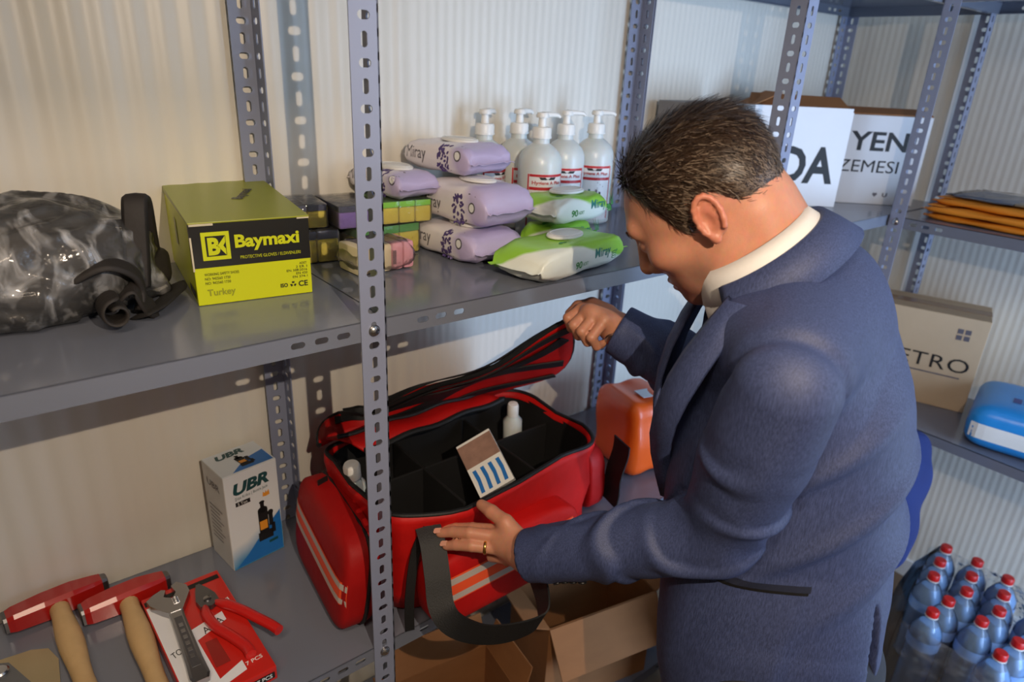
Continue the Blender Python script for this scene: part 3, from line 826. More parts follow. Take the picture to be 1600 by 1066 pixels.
# ---- pump bottles
m_bot = M('milky_plastic', (206, 212, 210), rough=0.3, var=0.02, sss=0.3)
m_red = M('red_ink', (186, 32, 40), rough=0.45, var=0.06)
m_lab = M('label_paper', (226, 226, 226), rough=0.4, var=0.02)
def pump_bottle():
    t = thing('pump_bottle', '', 'bottle', (0, 0, 0), group='pump bottles on the upper shelf')
    R = 0.0445
    part('bottle_body', MB().lathe([(0.0, 0.0005), (R * .9, 0.0005), (R, 0.005), (R, 0.145), (R * .97, 0.158), (R * .85, 0.170), (R * .62, 0.180), (0.017, 0.187), (0.0165, 0.196), (0.0, 0.197)], 32, cap0=False, cap1=False), m_bot, t, True)
    c = part('pump_collar', MB().lathe([(0.0, 0.1965), (0.0195, 0.1965), (0.0195, 0.214), (0.0175, 0.218), (0.0, 0.219)], 24, cap0=False, cap1=False), m_white, t, True)
    part('collar_ring', MB().lathe([(0.0205, 0.1975), (0.0205, 0.200)], 24), m_white, c, True)
    part('pump_stem', MB().lathe([(0.0, 0.2185), (0.0085, 0.2185), (0.0075, 0.236), (0.0, 0.2362)], 14, cap0=False, cap1=False), m_white, t, True)
    part('pump_head', MB().lathe([(0.0, 0.236), (0.0125, 0.236), (0.0135, 0.240), (0.011, 0.2455), (0.0, 0.2465)], 18, cap0=False, cap1=False).tube([(0, 0, 0.2405), (0.02, 0, 0.2415), (0.036, 0, 0.2405), (0.042, 0, 0.2365)], [0.007, 0.0055, 0.0045, 0.0035], 10), m_white, t, True)
    mb = MB(); a0, a1 = radians(-155), radians(-45)
    n = 22
    rs = [[((R + e) * cos(a0 + (a1 - a0) * i / n), (R + e) * sin(a0 + (a1 - a0) * i / n), z) for i in range(n + 1)] for z, e in ((0.012, 0.0006), (0.132, 0.0006))]
    mb.rings(rs, closed=False, cap0=False, cap1=False)
    lab = part('label', mb, m_lab, t, True)
    lab['label'] = 'white label with red bars'
    bv = BVHTree.FromPolygons([V(p) for p in mb.v], mb.f)
    X = V((cos(radians(-10)), sin(radians(-10)), 0)); 
    def L(items, mat, x0, z0, x1, z1, nm, off=0.0006):
        decal(lab, items, X * x0 + V((0, 0, z0)), X * (x1 - x0), V((0, 0, z1 - z0)), [mat], nm, off, bv)
    seg = lambda y0, y1, m=10: ([(i / m, y) for y in (y0, y1) for i in range(m + 1)], [(i, i + 1, m + 2 + i, m + 1 + i) for i in range(m)], 0)
    L([seg(0, 1)], m_red, -0.034, 0.126, 0.034, 0.131, 'red_bar')
    L([seg(0, 1)], m_red, -0.034, 0.100, 0.034, 0.106, 'red_bar')
    L([seg(0, 1, 1)], m_red, -0.0365, 0.014, -0.0345, 0.131, 'red_edge')
    L([seg(0, 1, 1)], m_red, 0.0345, 0.014, 0.0362, 0.131, 'red_edge')
    v2, fs = text_mesh('Hygiene A Plus', 0.02)
    L([(v2, fs, 0)], m_red, -0.03, 0.109, 0.03, 0.118, 'lettering', 0.0008)
    L([poly([(0, 1), (.35, 1), (.42, .4), (.58, .4), (.65, 1), (1, 1), (.9, 0), (.6, 0), (.5, .3), (.4, 0), (.1, 0)])], m_ink, -0.018, 0.1205, 0.018, 0.1255, 'emblem', 0.0008)
    cols = [m_red, m_teal, m_purple, m_grey, m_ink]
    for k, mm in enumerate(cols):
        L([ellp(.5, .3, .5, .3, 0, 8), rect(.2, .3, .8, .9)], mm, -0.02 + k * 0.008, 0.055, -0.013 + k * 0.008, 0.055 + 0.022 + 0.006 * (k % 2), 'bottle_print', 0.0008)
    for k in range(4):
        L([ellp(.5, .5, .5, .5, 0, 10)], m_grey, -0.012 + 0.016 * (k % 2), 0.022 + 0.013 * (k // 2), -0.003 + 0.016 * (k % 2), 0.031 + 0.013 * (k // 2), 'icon_print', 0.0008)
    for k in range(4):
        L([rect(0, 0, 1, 1)], m_grey, -0.03, 0.094 - k * 0.004, 0.01 + 0.006 * (k % 3), 0.0955 - k * 0.004, 'small_print', 0.0008)
    return t
pb = pump_bottle()
for i, (x, y, rz, lb) in enumerate(((0.512, 0.283, -8, 'milky pump bottle standing foremost in the middle of the bottle row'),
                               (0.622, 0.330, -22, 'milky pump bottle second from the right end of the bottle row'),
                               (0.716, 0.332, -30, 'milky pump bottle at the right end of the row, nearest the blue post'),
                               (0.528, 0.374, 10, 'milky pump bottle half hidden behind the foremost bottle'),
                               (0.436, 0.372, 25, 'milky pump bottle at the left end of the row'))):
    o = pb if i == 0 else copy_tree(pb)
    o.location = (x, y, Z2); o.rotation_euler = (0, 0, radians(rz)); o['label'] = lb

# ------------------------------------------------------------------ lower shelf: bottle-jack carton
m_ubr = zone('carton_print', (222, 228, 232), (60, 140, 190), (0.55, 0, -1), -0.052, amp=0.03, nscale=18, soft=0.022, rough=0.35)
m_ubrside = M('carton_side', (206, 208, 206), rough=0.45, var=0.05, scale=12)
m_dteal = M('dark_teal_ink', (22, 74, 78), rough=0.4)
m_orange = M('orange_ink', (226, 150, 46), rough=0.45)
m_blue = M('blue_ink', (32, 112, 190), rough=0.4, var=0.1)
ub = thing('printed_carton', 'white and blue carton with a black bottle jack picture beside the red bag', 'box', (-0.117, 0.368, Z1), radians(8))
w, d, h = 0.0515, 0.043, 0.206
part('carton_body', MB().cbox(-w, w, -d, d, 0.0004, h, 0.0016), m_ubrside, ub)
fr_ = part('front_print', MB().box(-w + 0.001, w - 0.001, -d - 0.0004, -d + 0.0006, 0.0014, h - 0.0014), m_ubr, ub)
tp_ = part('top_print', MB().box(-w + 0.001, w - 0.001, -d + 0.001, d - 0.001, h - 0.0006, h + 0.0004), m_ubr, ub)
fy = -d - 0.0005
text(ub, 'UBR', (-0.036, fy, 0.160), V((0.070, 0, 0.004)), V((0, 0, 0.025)), m_dteal, 'lettering', bold=0.05, shear=0.2)
text(ub, '\u015ei\u015fe Kriko | Bottle Jack', (-0.034, fy, 0.149), V((0.064, 0, 0.003)), V((0, 0, 0.008)), m_dteal, 'small_lettering')
decal(ub, [rect(0, 0, 1, 1)], (-0.034, fy, 0.137), V((0.028, 0, 0)), V((0, 0, 0.009)), [m_ink], 'black_tab')
text(ub, '5 Ton', (-0.030, fy - 0.0003, 0.1385), V((0.018, 0, 0)), V((0, 0, 0.006)), m_white, 'small_lettering')
decal(ub, [poly([(0, .1), (.5, 0), (1, .1), (.9, 1), (.62, .55), (.5, 1), (.35, .55), (.1, .9)])], (0.018, fy, 0.135), V((0.014, 0, 0)), V((0, 0, 0.013)), [m_orange], 'crown_print')
def jack(O, X, Y, nm):
    decal(ub, [rect(.15, 0, .85, .22), rect(.22, .2, .68, .78), ellp(.45, .78, .23, .08), rect(.36, .78, .54, .97), ellp(.45, .97, .13, .04), rect(.7, .3, .9, .62), ellp(.8, .64, .14, .07), rect(.8, .1, .98, .35)], O, X, Y, [m_ink], nm, 0.0003)
    decal(ub, [rect(.26, .28, .62, .5)], O, X, Y, [m_orange], nm, 0.0006)
decal(ub, [poly([(0, 0), (1, 0), (1, .9), (.6, .55), (.25, .2)])], (-0.045, fy, 0.004), V((0.094, 0, 0)), V((0, 0, 0.10)), [m_blue], 'blue_sweep')
jack((-0.004, fy - 0.0003, 0.040), V((0.042, 0, 0)), V((0, 0, 0.088)), 'jack_picture')
decal(ub, [rect(0, 0, 1, 1)], (0.022, fy - 0.0003, 0.028), V((0.018, 0, 0.001)), V((0, 0, 0.006)), [m_dteal], 'small_print')
tz = h + 0.0005
text(ub, 'UBR', (-0.034, 0.014, tz), V((0.055, 0.003, 0)), V((0, 0.018, 0)), m_dteal, 'lettering', bold=0.05, shear=0.2)
decal(ub, [poly([(0, 0), (1, 0), (1, .8), (.5, .6)])], (-0.03, -0.040, tz), V((0.078, 0, 0)), V((0, 0.055, 0)), [m_blue], 'blue_sweep')
jack((-0.012, -0.030, tz + 0.0003), V((0.034, 0, 0)), V((-0.004, 0.042, 0)), 'jack_picture')
text(ub, 'UBR', (-w - 0.0002, 0.026, 0.165), V((0, -0.050, 0)), V((0, 0, 0.014)), m_grey, 'side_lettering')
for k in range(9):
    decal(ub, [rect(0, 0, 1, 1)], (-w - 0.0002, 0.028, 0.12 - k * 0.009), V((0, -0.040 - 0.012 * (k % 3 == 0), 0)), V((0, 0, 0.002)), [m_grey], 'side_small_print')

# ---- hammers
m_hred = M('red_lacquer', (176, 28, 22), rough=0.22, var=0.08, scale=20, coat=0.5)
m_wood = M('pale_wood', (206, 172, 122), rough=0.55, var=0.12, scale=40, stretch=(1, 1, 0.12), bump=0.1, bscale=200)
m_iron = M('bare_steel', (120, 120, 122), rough=0.35, metal=0.9, var=0.15)
def hammer(label, head_c, head_dir, L, hdir, hl):
    t = thing('hammer', label, 'hammer', head_c, group='red-headed hammers on the lower shelf')
    hd = V(head_dir).normalized(); hx = V(hdir); hx = (hx - hd * hx.dot(hd) * 0.0).normalized()
    side = hd.cross(Z_).normalized(); up = Z_
    def sq(s, a, b, c=0.3):
        o = hd * s
        pts = [(-a, -b + b * c), (-a + a * c, -b), (a - a * c, -b), (a, -b + b * c), (a, b - b * c), (a - a * c, b), (-a + a * c, b), (-a, b - b * c)]
        return [o + side * x + up * y for x, y in pts]
    mb = MB(); mb.rings([sq(-L * .46, .0155, .0155), sq(-L * .40, .018, .018), sq(-L * .12, .0205, .0205), sq(L * .15, .0205, .0205), sq(L * .36, .0165, .017), sq(L * .44, .0135, .0155)])
    hp = part('head', mb, m_hred, t)
    part('striking_face', MB().rings([sq(-L * .5, .0135, .0135), sq(-L * .49, .0155, .0155), sq(-L * .459, .0155, .0155)]), m_iron, hp)
    part('peen', MB().rings([sq(L * .439, .0130, .0150), sq(L * .49, .0110, .0135), sq(L * .5, .0085, .0115)]), m_iron, hp)
    pts = []; rr = []
    for k in range(12):
        s = 0.012 + (hl - 0.012) * k / 11
        pts.append(hx * s + V((0, 0, -0.0035 * sin(k / 11 * 3))))
        rr.append(0.0150 if k == 0 else 0.0165 - 0.0025 * cos(k * .9) + 0.0012 * (k > 8))
    part('handle', MB().tube(pts, rr, 14), m_wood, t, True)
    return t
hammer('red-headed hammer with a pale wooden handle nearest the left frame edge', (-0.434, 0.392, Z1 + 0.0207), (1, 0.08, 0), 0.155, (0.045, -1, -0.01), 0.30)
hammer('red-headed hammer with a pale wooden handle beside the tool set package', (-0.338, 0.338, Z1 + 0.0207), (1, 0.06, 0), 0.142, (-0.005, -1, -0.01), 0.31)
# ---- riveted plate tool in the corner
m_plate = M('warm_reflecting_plate', (196, 178, 140), rough=0.28, metal=0.85, var=0.12, scale=9)  # warm reflections put into the metal's colour
m_arm = M('dull_grey_steel', (128, 130, 132), rough=0.4, metal=0.7, var=0.15)
bl = thing('plate_tool', 'shiny metal plate tool with a riveted grey arm beside the hammers', 'tool', (-0.512, 0.22, Z1))
mb = MB(); mb.prism([(-.10, -.16), (.045, -.16), (.062, .055), (.052, .088), (.03, .10), (-.10, .115)], 0.001, 0.0026)
part('plate', mb, m_plate, bl)
mb = MB(); mb.prism([(-.03, .085), (-.015, .095), (.0, .087), (.055, -.06), (.06, -.16), (.015, -.16), (.01, -.06)], 0.0030, 0.0062)
ar = part('arm', mb, m_arm, bl)
part('rivet', MB().lathe([(0.0, 0.0), (0.012, 0.0), (0.0125, 0.0025), (0.010, 0.0050), (0.0, 0.0056)], 18, c=(-0.012, 0.072, 0.0062), cap0=False, cap1=False), m_zinc, ar, True)
part('hole_ring', MB().lathe([(0.0, 0.0), (0.006, 0.0), (0.0062, 0.0004), (0.0, 0.0005)], 14, c=(0.030, -0.012, 0.0062), cap0=False, cap1=False), m_black, ar, True)
# ---- tool set package, wrench, pliers
m_pred = M('red_print', (204, 38, 30), rough=0.28, var=0.08, scale=14, coat=0.3)
ts = thing('tool_set_package', 'flat red and white tool set package lettered 7 PCS under the wrench', 'package', (-0.254, 0.172, Z1), radians(1.5))
w, d, h = 0.064, 0.136, 0.027
part('package_box', MB().cbox(-w, w, -d, d, 0.0004, h, 0.002), m_pred, ts)
z = h + 0.0001
decal(ts, [poly([(0, 0), (.40, 0), (.34, 1), (0, 1)])], (-w + 0.002, -0.115, z), V((0.125, 0, 0)), V((0, 0.222, 0)), [m_paper], 'white_panel')
decal(ts, [rect(0, 0, 1, 1)], (-w + 0.002, 0.112, z), V((0.122, 0, 0)), V((0, 0.012, 0)), [m_blackcard], 'black_strip')
decal(ts, [poly([(.0, 0), (1, .1), (1, .8), (.0, .95)])], (-0.028, -0.018, z + 0.0003), V((0.064, 0.02, 0)), V((0, 0.032, 0)), [m_paper], 'white_strip')
text(ts, 'TOOL', (-0.056, -0.030, z + 0.0006), V((0.030, 0.010, 0)), V((-0.002, 0.013, 0)), m_ink, 'lettering', bold=0.0)
text(ts, 'AVIA', (-0.002, -0.008, z + 0.0006), V((0.034, 0.011, 0)), V((-0.002, 0.015, 0)), m_ink, 'lettering', bold=0.0)
text(ts, 'TI', (0.046, 0.040, z + 0.0006), V((0.010, 0.004, 0)), V((-0.001, 0.011, 0)), m_white, 'lettering', bold=0.02)
text(ts, '7 PCS', (0.028, -0.110, z + 0.0004), V((0.026, 0.002, 0)), V((0, 0.008, 0)), m_white, 'lettering', bold=0.02)
decal(ts, [poly([(0, 0), (1, 0), (1, 1), (.1, .7)])], (-0.022, -0.128, z + 0.0003), V((0.048, 0.012, 0)), V((0, 0.022, 0)), [m_paper], 'white_corner')
decal(ts, [poly([(0, 0), (1, 0), (.9, 1), (.1, 1)])], (-0.010, -0.085, z + 0.0003), V((0.022, 0, 0)), V((0, 0.060, 0)), [M('dim_red_print', (150, 40, 34), rough=0.3, var=0.1)], 'red_grip_print')
decal(ts, [rect(0, 0, 1, 1)], (0.010, -d - 0.0002, 0.006), V((0.05, 0, 0)), V((0, 0, 0.012)), [m_blackcard], 'black_end_print')
text(ts, '7 PCS', (0.032, -d - 0.0005, 0.008), V((0.024, 0, 0)), V((0, 0, 0.008)), m_white, 'lettering', bold=0.02)
m_chrome = M('satin_chrome', (168, 168, 170), rough=0.28, metal=1.0, var=0.08, scale=20)
wr = thing('adjustable_wrench', 'chrome adjustable wrench lying on the tool set package', 'wrench', (-0.281, 0.262, Z1 + h + 0.0012), radians(-2))
head = [(-.011, -.03), (-.020, -.018), (-.033, .004), (-.036, .018), (-.024, .028), (-.010, .034), (-.004, .030), (-.010, .014), (.002, .004), (.010, .016), (.006, .036), (.016, .042), (.029, .026), (.030, .008), (.020, -.012), (.011, -.03)]
part('jaw', MB().prism(head, 0, 0.0115), m_chrome, wr)
part('handle', MB().rings([[(x * wd, y, zz) for x, zz in ((-1, .002), (-.7, .001), (.7, .001), (1, .002), (1, .0095), (.7, .0105), (-.7, .0105), (-1, .0095))] for y, wd in ((-.024, .0115), (-.05, .0105), (-.15, .0125), (-.185, .0145), (-.195, .011))]), m_chrome, wr)
part('grip_recess', MB().box(-0.006, 0.006, -0.165, -0.045, 0.0100, 0.0108), M('etched_grey', (126, 126, 130), rough=0.5, metal=0.9), wr)
for k in range(6):
    part('stamped_mark', MB().box(-0.003, 0.003, -0.145 + k * 0.015, -0.137 + k * 0.015, 0.0106, 0.0111), m_chrome, wr)
kn = part('knurl', MB().tube([(0.0055, -0.013, 0.0062), (0.0055, 0.004, 0.0062)], 0.0068, 16), m_chrome, wr, True)
for k in range(5):
    part('knurl_ridge', MB().tube([(0.0055, -0.012 + k * 0.0036, 0.0062), (0.0055, -0.0105 + k * 0.0036, 0.0062)], 0.0074, 16), m_zinc, kn, True)
m_grip = M('red_grip', (206, 34, 30), rough=0.3, var=0.05, coat=0.3)
pl = thing('pliers', 'red-handled combination pliers lying on the tool set package', 'pliers', (-0.232, 0.232, Z1 + h + 0.0012), radians(6))
jawp = [(-.016, -.012), (-.017, .006), (-.010, .026), (-.002, .045), (.004, .045), (.011, .026), (.016, .006), (.015, -.012), (0, -.02)]
pj_ = part('jaw', MB().prism(jawp, 0.0008, 0.010), m_iron, pl)
part('pivot', MB().lathe([(0, 0.0095), (0.0065, 0.0095), (0.0065, 0.0122), (0.005, 0.013), (0, 0.013)], 14, cap0=False, cap1=False), m_chrome, pj_, True)
for s, pts in ((-1, [(-.009, -.012, .006), (-.015, -.035, .0075), (-.014, -.07, .008), (-.004, -.105, .008), (.004, -.14, .0075), (.003, -.160, .007)]), (1, [(.009, -.012, .006), (.020, -.032, .0075), (.033, -.062, .008), (.044, -.095, .008), (.054, -.125, .0075), (.058, -.143, .007)])):
    part('grip', MB().tube(strap(pts, 0, 0), [0.0045 + 0.004 * min(1, i / 5) for i in range(len(strap(pts, 0, 0)))], 12), m_grip, pl, True)

# ------------------------------------------------------------------ red first-aid bag
m_bred = M('red_nylon', (190, 18, 16), rough=0.55, var=0.20, scale=22, bump=0.75, bscale=34, spec=0.3)
m_bred2 = M('dark_red_nylon', (160, 16, 16), rough=0.6, var=0.20, scale=22, bump=0.7, bscale=34, spec=0.25)
m_web = M('black_nylon', (16, 17, 19), rough=0.6, var=0.25, scale=60, bump=0.3, bscale=500)
m_line = M('black_lining', (12, 12, 13), rough=0.75, var=0.3, scale=30, bump=0.3, bscale=60)
m_refo = M('fluorescent_orange_tape', (255, 92, 48), rough=0.5, var=0.05)
m_refs = M('silver_reflective_tape', (196, 186, 178), rough=0.45, var=0.08, scale=400)
bag = thing('red_bag', 'open red bag with black straps and orange reflective tape', 'bag', (0.25, 0.16, Z1))
def outline(sx, sy, ex, bulge=0.0, cx=0.258, cy=0.168, n=56):
    out = []
    for j in range(n):
        t = 2 * pi * j / n
        c, s = cos(t), sin(t)
        x = cx + sx * (abs(c) ** ex) * (1 if c > 0 else -1)
        y = cy + sy * (abs(s) ** ex) * (1 if s > 0 else -1)
        if s < 0:
            y -= bulge * math.exp(-((x - 0.17) / 0.11) ** 2) * (-s)
        out.append((x, y))
    return out
def bagring(z, sx, sy, bulge, wob=0.0, dz=0.0):
    return [(x + wob * 1.6 * sin(y * 52 - z * 45), y + wob * 2.2 * sin(x * 33 + z * 62) * (0.4 + abs(sin(x * 9))), z + dz * sin(x * 23 + y * 31)) for x, y in outline(sx, sy, 0.30, bulge)]
mb = MB()
R0 = [(Z1 + 0.0012, .225, .128, 0), (Z1 + 0.006, .236, .140, 0), (Z1 + 0.05, .243, .146, .004), (Z1 + 0.11, .241, .148, .012), (Z1 + 0.165, .244, .150, .022), (Z1 + 0.198, .247, .153, .03), (Z1 + 0.212, .246, .152, .032)]
R1 = [(Z1 + 0.212, .238, .145, .03), (Z1 + 0.198, .236, .142, .028)]
mb.rings([bagring(z, a, b, c, 0.002, 0.003 * (z > Z1 + .1)) for z, a, b, c in R0] + [bagring(z, a, b, c, 0.002, 0.003) for z, a, b, c in R1], cap1=False)
part('bag_body', mb, m_bred, bag, 'all', True)
mb = MB()
mb.rings([bagring(z, a, b, c, 0.0, 0.0) for z, a, b, c in ((Z1 + 0.204, .2355, .1415, .026), (Z1 + 0.10, .233, .138, .01), (Z1 + 0.02, .230, .134, .0))], cap0=False)
part('lining', mb, m_line, bag, 'all', True)
pts = bagring(Z1 + 0.212, .242, .1485, .031, 0.002, 0.003)
mb = MB(); mb.tube([(a, b, c + 0.002) for a, b, c in pts + [pts[0]]], 0.0042, 8)
part('rim_zip', mb, m_web, bag, True, True)
for nm, bxs in (('divider', (0.170, 0.176, 0.045, 0.300)), ('divider', (0.345, 0.351, 0.035, 0.300)), ('divider', (0.030, 0.490, 0.183, 0.188))):
    part(nm, MB().cbox(bxs[0], bxs[1], bxs[2], bxs[3], Z1 + 0.022, Z1 + 0.178, 0.002), m_line, bag, False, True)
# pockets
def soft_box(c, hx, hy, hz, e=0.28, rz=0.0, n=40, lean=(0, 0)):
    mb = MB(); rs = []
    for i in range(13):
        a = -pi / 2 + pi * i / 12
        k = (cos(a) if 0 < i < 12 else 0.02) ** 0.32; zz = hz * (abs(sin(a)) ** 0.55) * (1 if a > 0 else -1)
        ring = []
        for j in range(n):
            t = 2 * pi * j / n
            x = hx * k * abs(cos(t)) ** e * (1 if cos(t) > 0 else -1); y = hy * k * abs(sin(t)) ** e * (1 if sin(t) > 0 else -1)
            x, y = x + lean[0] * (zz / hz), y + lean[1] * (zz / hz)
            ring.append((c[0] + x * cos(rz) - y * sin(rz), c[1] + x * sin(rz) + y * cos(rz), c[2] + zz))
        rs.append(ring)
    return mb.rings(rs)
mb = soft_box((-0.022, 0.172, Z1 + 0.093), 0.036, 0.138, 0.0915, rz=radians(-6), lean=(0.012, 0.0))
lp_ = part('end_pocket', mb, m_bred2, bag, 'all', True)
bv = bvh_of(mb)
def tape(par, O, X, Y, bv):
    m_ = 16
    grid = lambda y0, y1: ([(i / m_, y0 + (y1 - y0) * k / 2) for k in range(3) for i in range(m_ + 1)], [(k * (m_ + 1) + i, k * (m_ + 1) + i + 1, (k + 1) * (m_ + 1) + i + 1, (k + 1) * (m_ + 1) + i) for k in range(2) for i in range(m_)], 0)
    O, X, Y = V(O), V(X), V(Y)
    def dec(items, mats, nm, off):
        o = decal(None, items, O, X, Y, mats, nm, off, bv)
        o.parent = par; o.location = -bag.location - par.location - bag.location * 0 if False else V((0, 0, 0))
        return o
    a = dec([grid(0, 1)], [m_refo], 'reflective_tape', 0.0012)
    b = dec([grid(0.06, 0.30)], [m_refs], 'silver_stripe', 0.0018)
    c = dec([grid(0.68, 0.94)], [m_refs], 'silver_stripe', 0.0018)
tape(lp_, (-0.10, 0.302, Z1 + 0.085), V((0, -0.262, -0.014)), V((0, 0, 0.044)), bv)
# piping round the pocket edge
mb = MB(); ring = []
for j in range(41):
    t = 2 * pi * j / 40
    y = 0.137 * abs(cos(t)) ** 0.35 * (1 if cos(t) > 0 else -1); zz = 0.088 * abs(sin(t)) ** 0.4 * (1 if sin(t) > 0 else -1)
    x = 0.010 + 0.012 * zz / 0.09
    ring.append((-0.022 + x * cos(-.105) - y * sin(-.105), 0.172 + x * sin(-.105) + y * cos(-.105), Z1 + 0.093 + zz))
mb.tube(ring, 0.004, 8)
part('pocket_zip', mb, m_web, bag, True, True)
mb = soft_box((0.225, -0.006, Z1 + 0.070), 0.172, 0.030, 0.0685, e=0.22, lean=(0, 0.006))
fp_ = part('front_pocket', mb, m_bred, bag, 'all', True)
bv = bvh_of(mb)
tape(fp_, (0.075, -0.2, Z1 + 0.056), V((0.30, 0, 0.004)), V((0, 0, 0.050)), bv)
mb = soft_box((0.528, 0.165, Z1 + 0.085), 0.028, 0.118, 0.082, lean=(-0.008, 0))
part('end_pocket', mb, m_bred, bag, 'all', True)
mb = MB(); mb.ribbon([(0.556 + 0.004 * sin(k), 0.02 + 0.002 * k, Z1 + 0.19 - 0.018 * k) for k in range(10)], (0.15, 1, 0), 0.05, 0.003)
part('webbing_strap', mb, m_web, bag, True, True)
# lid held up by its far corner
HL, HR = V((0.02, 0.318, Z1 + 0.214)), V((0.495, 0.312, Z1 + 0.214))
FL, FR = V((0.0862, 0.3720, 0.9568)), V((0.408, 0.055, Z1 + 0.478))
def lidpt(u, v):
    a = HL.lerp(HR, u); b = FL.lerp(FR, u)
    p = a.lerp(b, v)
    sag = 4 * v * (1 - v)
    p = p + V((0.0, 0.028 * sag * (1 - u * .6), 0.02 * sag * u)) + V((0, 0, -0.030 * 4 * u * (1 - u) * v))
    p = p + V((0.05, -0.035, -0.035)) * (sag * u ** 4)
    return p + V((0, 0.004 * sin(9 * u + 5 * v), 0.005 * sin(13 * u - 4 * v)))
nu_, nv_ = 26, 14
g_ = [[lidpt(i / nu_, j / nv_) for i in range(nu_ + 1)] for j in range(nv_ + 1)]
def sheet(grid, th):
    mb = MB(); R_, C_ = len(grid), len(grid[0])
    nn = []
    for j in range(R_):
        row = []
        for i in range(C_):
            du = grid[j][min(i + 1, C_ - 1)] - grid[j][max(i - 1, 0)]; dv = grid[min(j + 1, R_ - 1)][i] - grid[max(j - 1, 0)][i]
            row.append(du.cross(dv).normalized())
        nn.append(row)
    top = [p + nn[j][i] * th / 2 for j, r in enumerate(grid) for i, p in enumerate(r)]
    bot = [p - nn[j][i] * th / 2 for j, r in enumerate(grid) for i, p in enumerate(r)]
    N = R_ * C_; fs = []
    for j in range(R_ - 1):
        for i in range(C_ - 1):
            a = j * C_ + i
            fs += [(a, a + 1, a + C_ + 1, a + C_), (N + a + C_, N + a + C_ + 1, N + a + 1, N + a)]
    bd = [i for i in range(C_)] + [j * C_ + C_ - 1 for j in range(1, R_)] + [(R_ - 1) * C_ + i for i in range(C_ - 2, -1, -1)] + [j * C_ for j in range(R_ - 2, 0, -1)]
    for k in range(len(bd)):
        a, b = bd[k], bd[(k + 1) % len(bd)]
        fs.append((b, a, N + a, N + b))
    return mb.add(top + bot, fs)
lidp = part('lid', sheet(g_, 0.010), m_bred, bag, 'all', True)
edge = [lidpt(1.0, k / 10) for k in range(11)] + [lidpt(1 - k / 24, 1.0) for k in range(1, 25)] + [lidpt(0, 1 - k / 8) for k in range(1, 9)]
def sub(nm, mb, mat):
    o = part(nm, mb, mat, lidp, True); return o
sub('lid_zip', MB().tube(edge, 0.0052, 8), m_web)
for (u0, v0), (u1, v1), wd in (((0.06, 0.50), (0.98, 0.60), 0.026), ((0.30, 0.10), (0.97, 0.88), 0.024), ((0.03, 0.93), (0.99, 0.95), 0.020), ((0.62, 0.06), (0.99, 0.40), 0.022)):
    for sgn in (1, -1):                          # stitched on both faces of the lid
        pp = []; sd = []
        for k in range(25):
            u, v = u0 + (u1 - u0) * k / 24, v0 + (v1 - v0) * k / 24
            p = lidpt(u, v); q = lidpt(u + .01, v) - lidpt(u - .01, v); s_ = lidpt(u, min(1, v + .02)) - lidpt(u, v - .02)
            pp.append(p + q.cross(s_).normalized() * (0.0085 * sgn)); sd.append(s_)
        sub('webbing_strap', MB().ribbon(pp, sd, wd, 0.003), m_web)
# inner flap with mesh pocket standing behind the opening
fl = [[HL.lerp(HR, 0.03 + 0.72 * i / 20) + V((0.012 * k, -0.030 * k * (1 - .3 * i / 20), 0.010 + 0.012 * sin(k * .9) - 0.003 * sin(i * .8))) for i in range(21)] for k in range(4)]
fp = part('inner_flap', sheet(fl, 0.005), m_bred, bag, 'all', True)
o = part('flap_zip', MB().tube([p + V((0, -0.004, 0.003)) for p in fl[3]], 0.006, 8), m_web, fp, True)
o = part('flap_zip', MB().tube([p + V((0, 0, 0.005)) for p in fl[1]], 0.005, 8), m_web, fp, True)
# carrying handle drooping over the shelf edge
hp_ = strap([(0.0725, 0.0101, 0.9144), (0.0665, -0.0151, 0.8971), (0.0551, -0.0466, 0.8594), (0.0460, -0.0742, 0.8192), (0.0511, -0.1069, 0.8052), (0.0791, -0.1507, 0.8059), (0.1210, -0.1808, 0.8147), (0.1610, -0.1848, 0.8169), (0.1811, -0.1647, 0.8336), (0.1914, -0.1350, 0.8527)], 0, 0)
sides = []
n_ = len(hp_)
for k in range(n_):
    t_ = k / (n_ - 1)
    sides.append(V((1, -0.25, 0.15)).lerp(V((0.2, -0.3, 1)), min(1, max(0, (t_ - .25) / .3))))
mb = MB(); mb.ribbon(hp_, sides, 0.042, 0.003)
part('carry_handle', mb, m_web, bag, True, True)
mb = MB(); mb.ribbon(strap([(0.0297, -0.0001, 0.7215), (0.0340, 0.0056, 0.7922), (0.0536, 0.0161, 0.8695), (0.0773, 0.0098, 0.9215)], 0, 0), (1, -0.3, 0.1), 0.016, 0.003)
part('webbing_strap', mb, m_web, bag, True, True)
mb = MB(); mb.tube([V((-0.0098, 0.2307, 0.8843)) + V((0.010 * cos(a), 0.0, 0.014 * sin(a))) for a in [2 * pi * k / 20 for k in range(21)]], 0.0016, 8)
part('metal_ring', mb, m_chrome, bag, True, True)
mb = MB(); mb.ribbon([V((-0.0098, 0.2307, 0.8843)) + V((0.0, 0.008, 0.03 - 0.012 * k)) for k in range(5)], (1, 0.3, 0), 0.022, 0.002)
part('ring_tab', mb, m_web, bag, True, True)
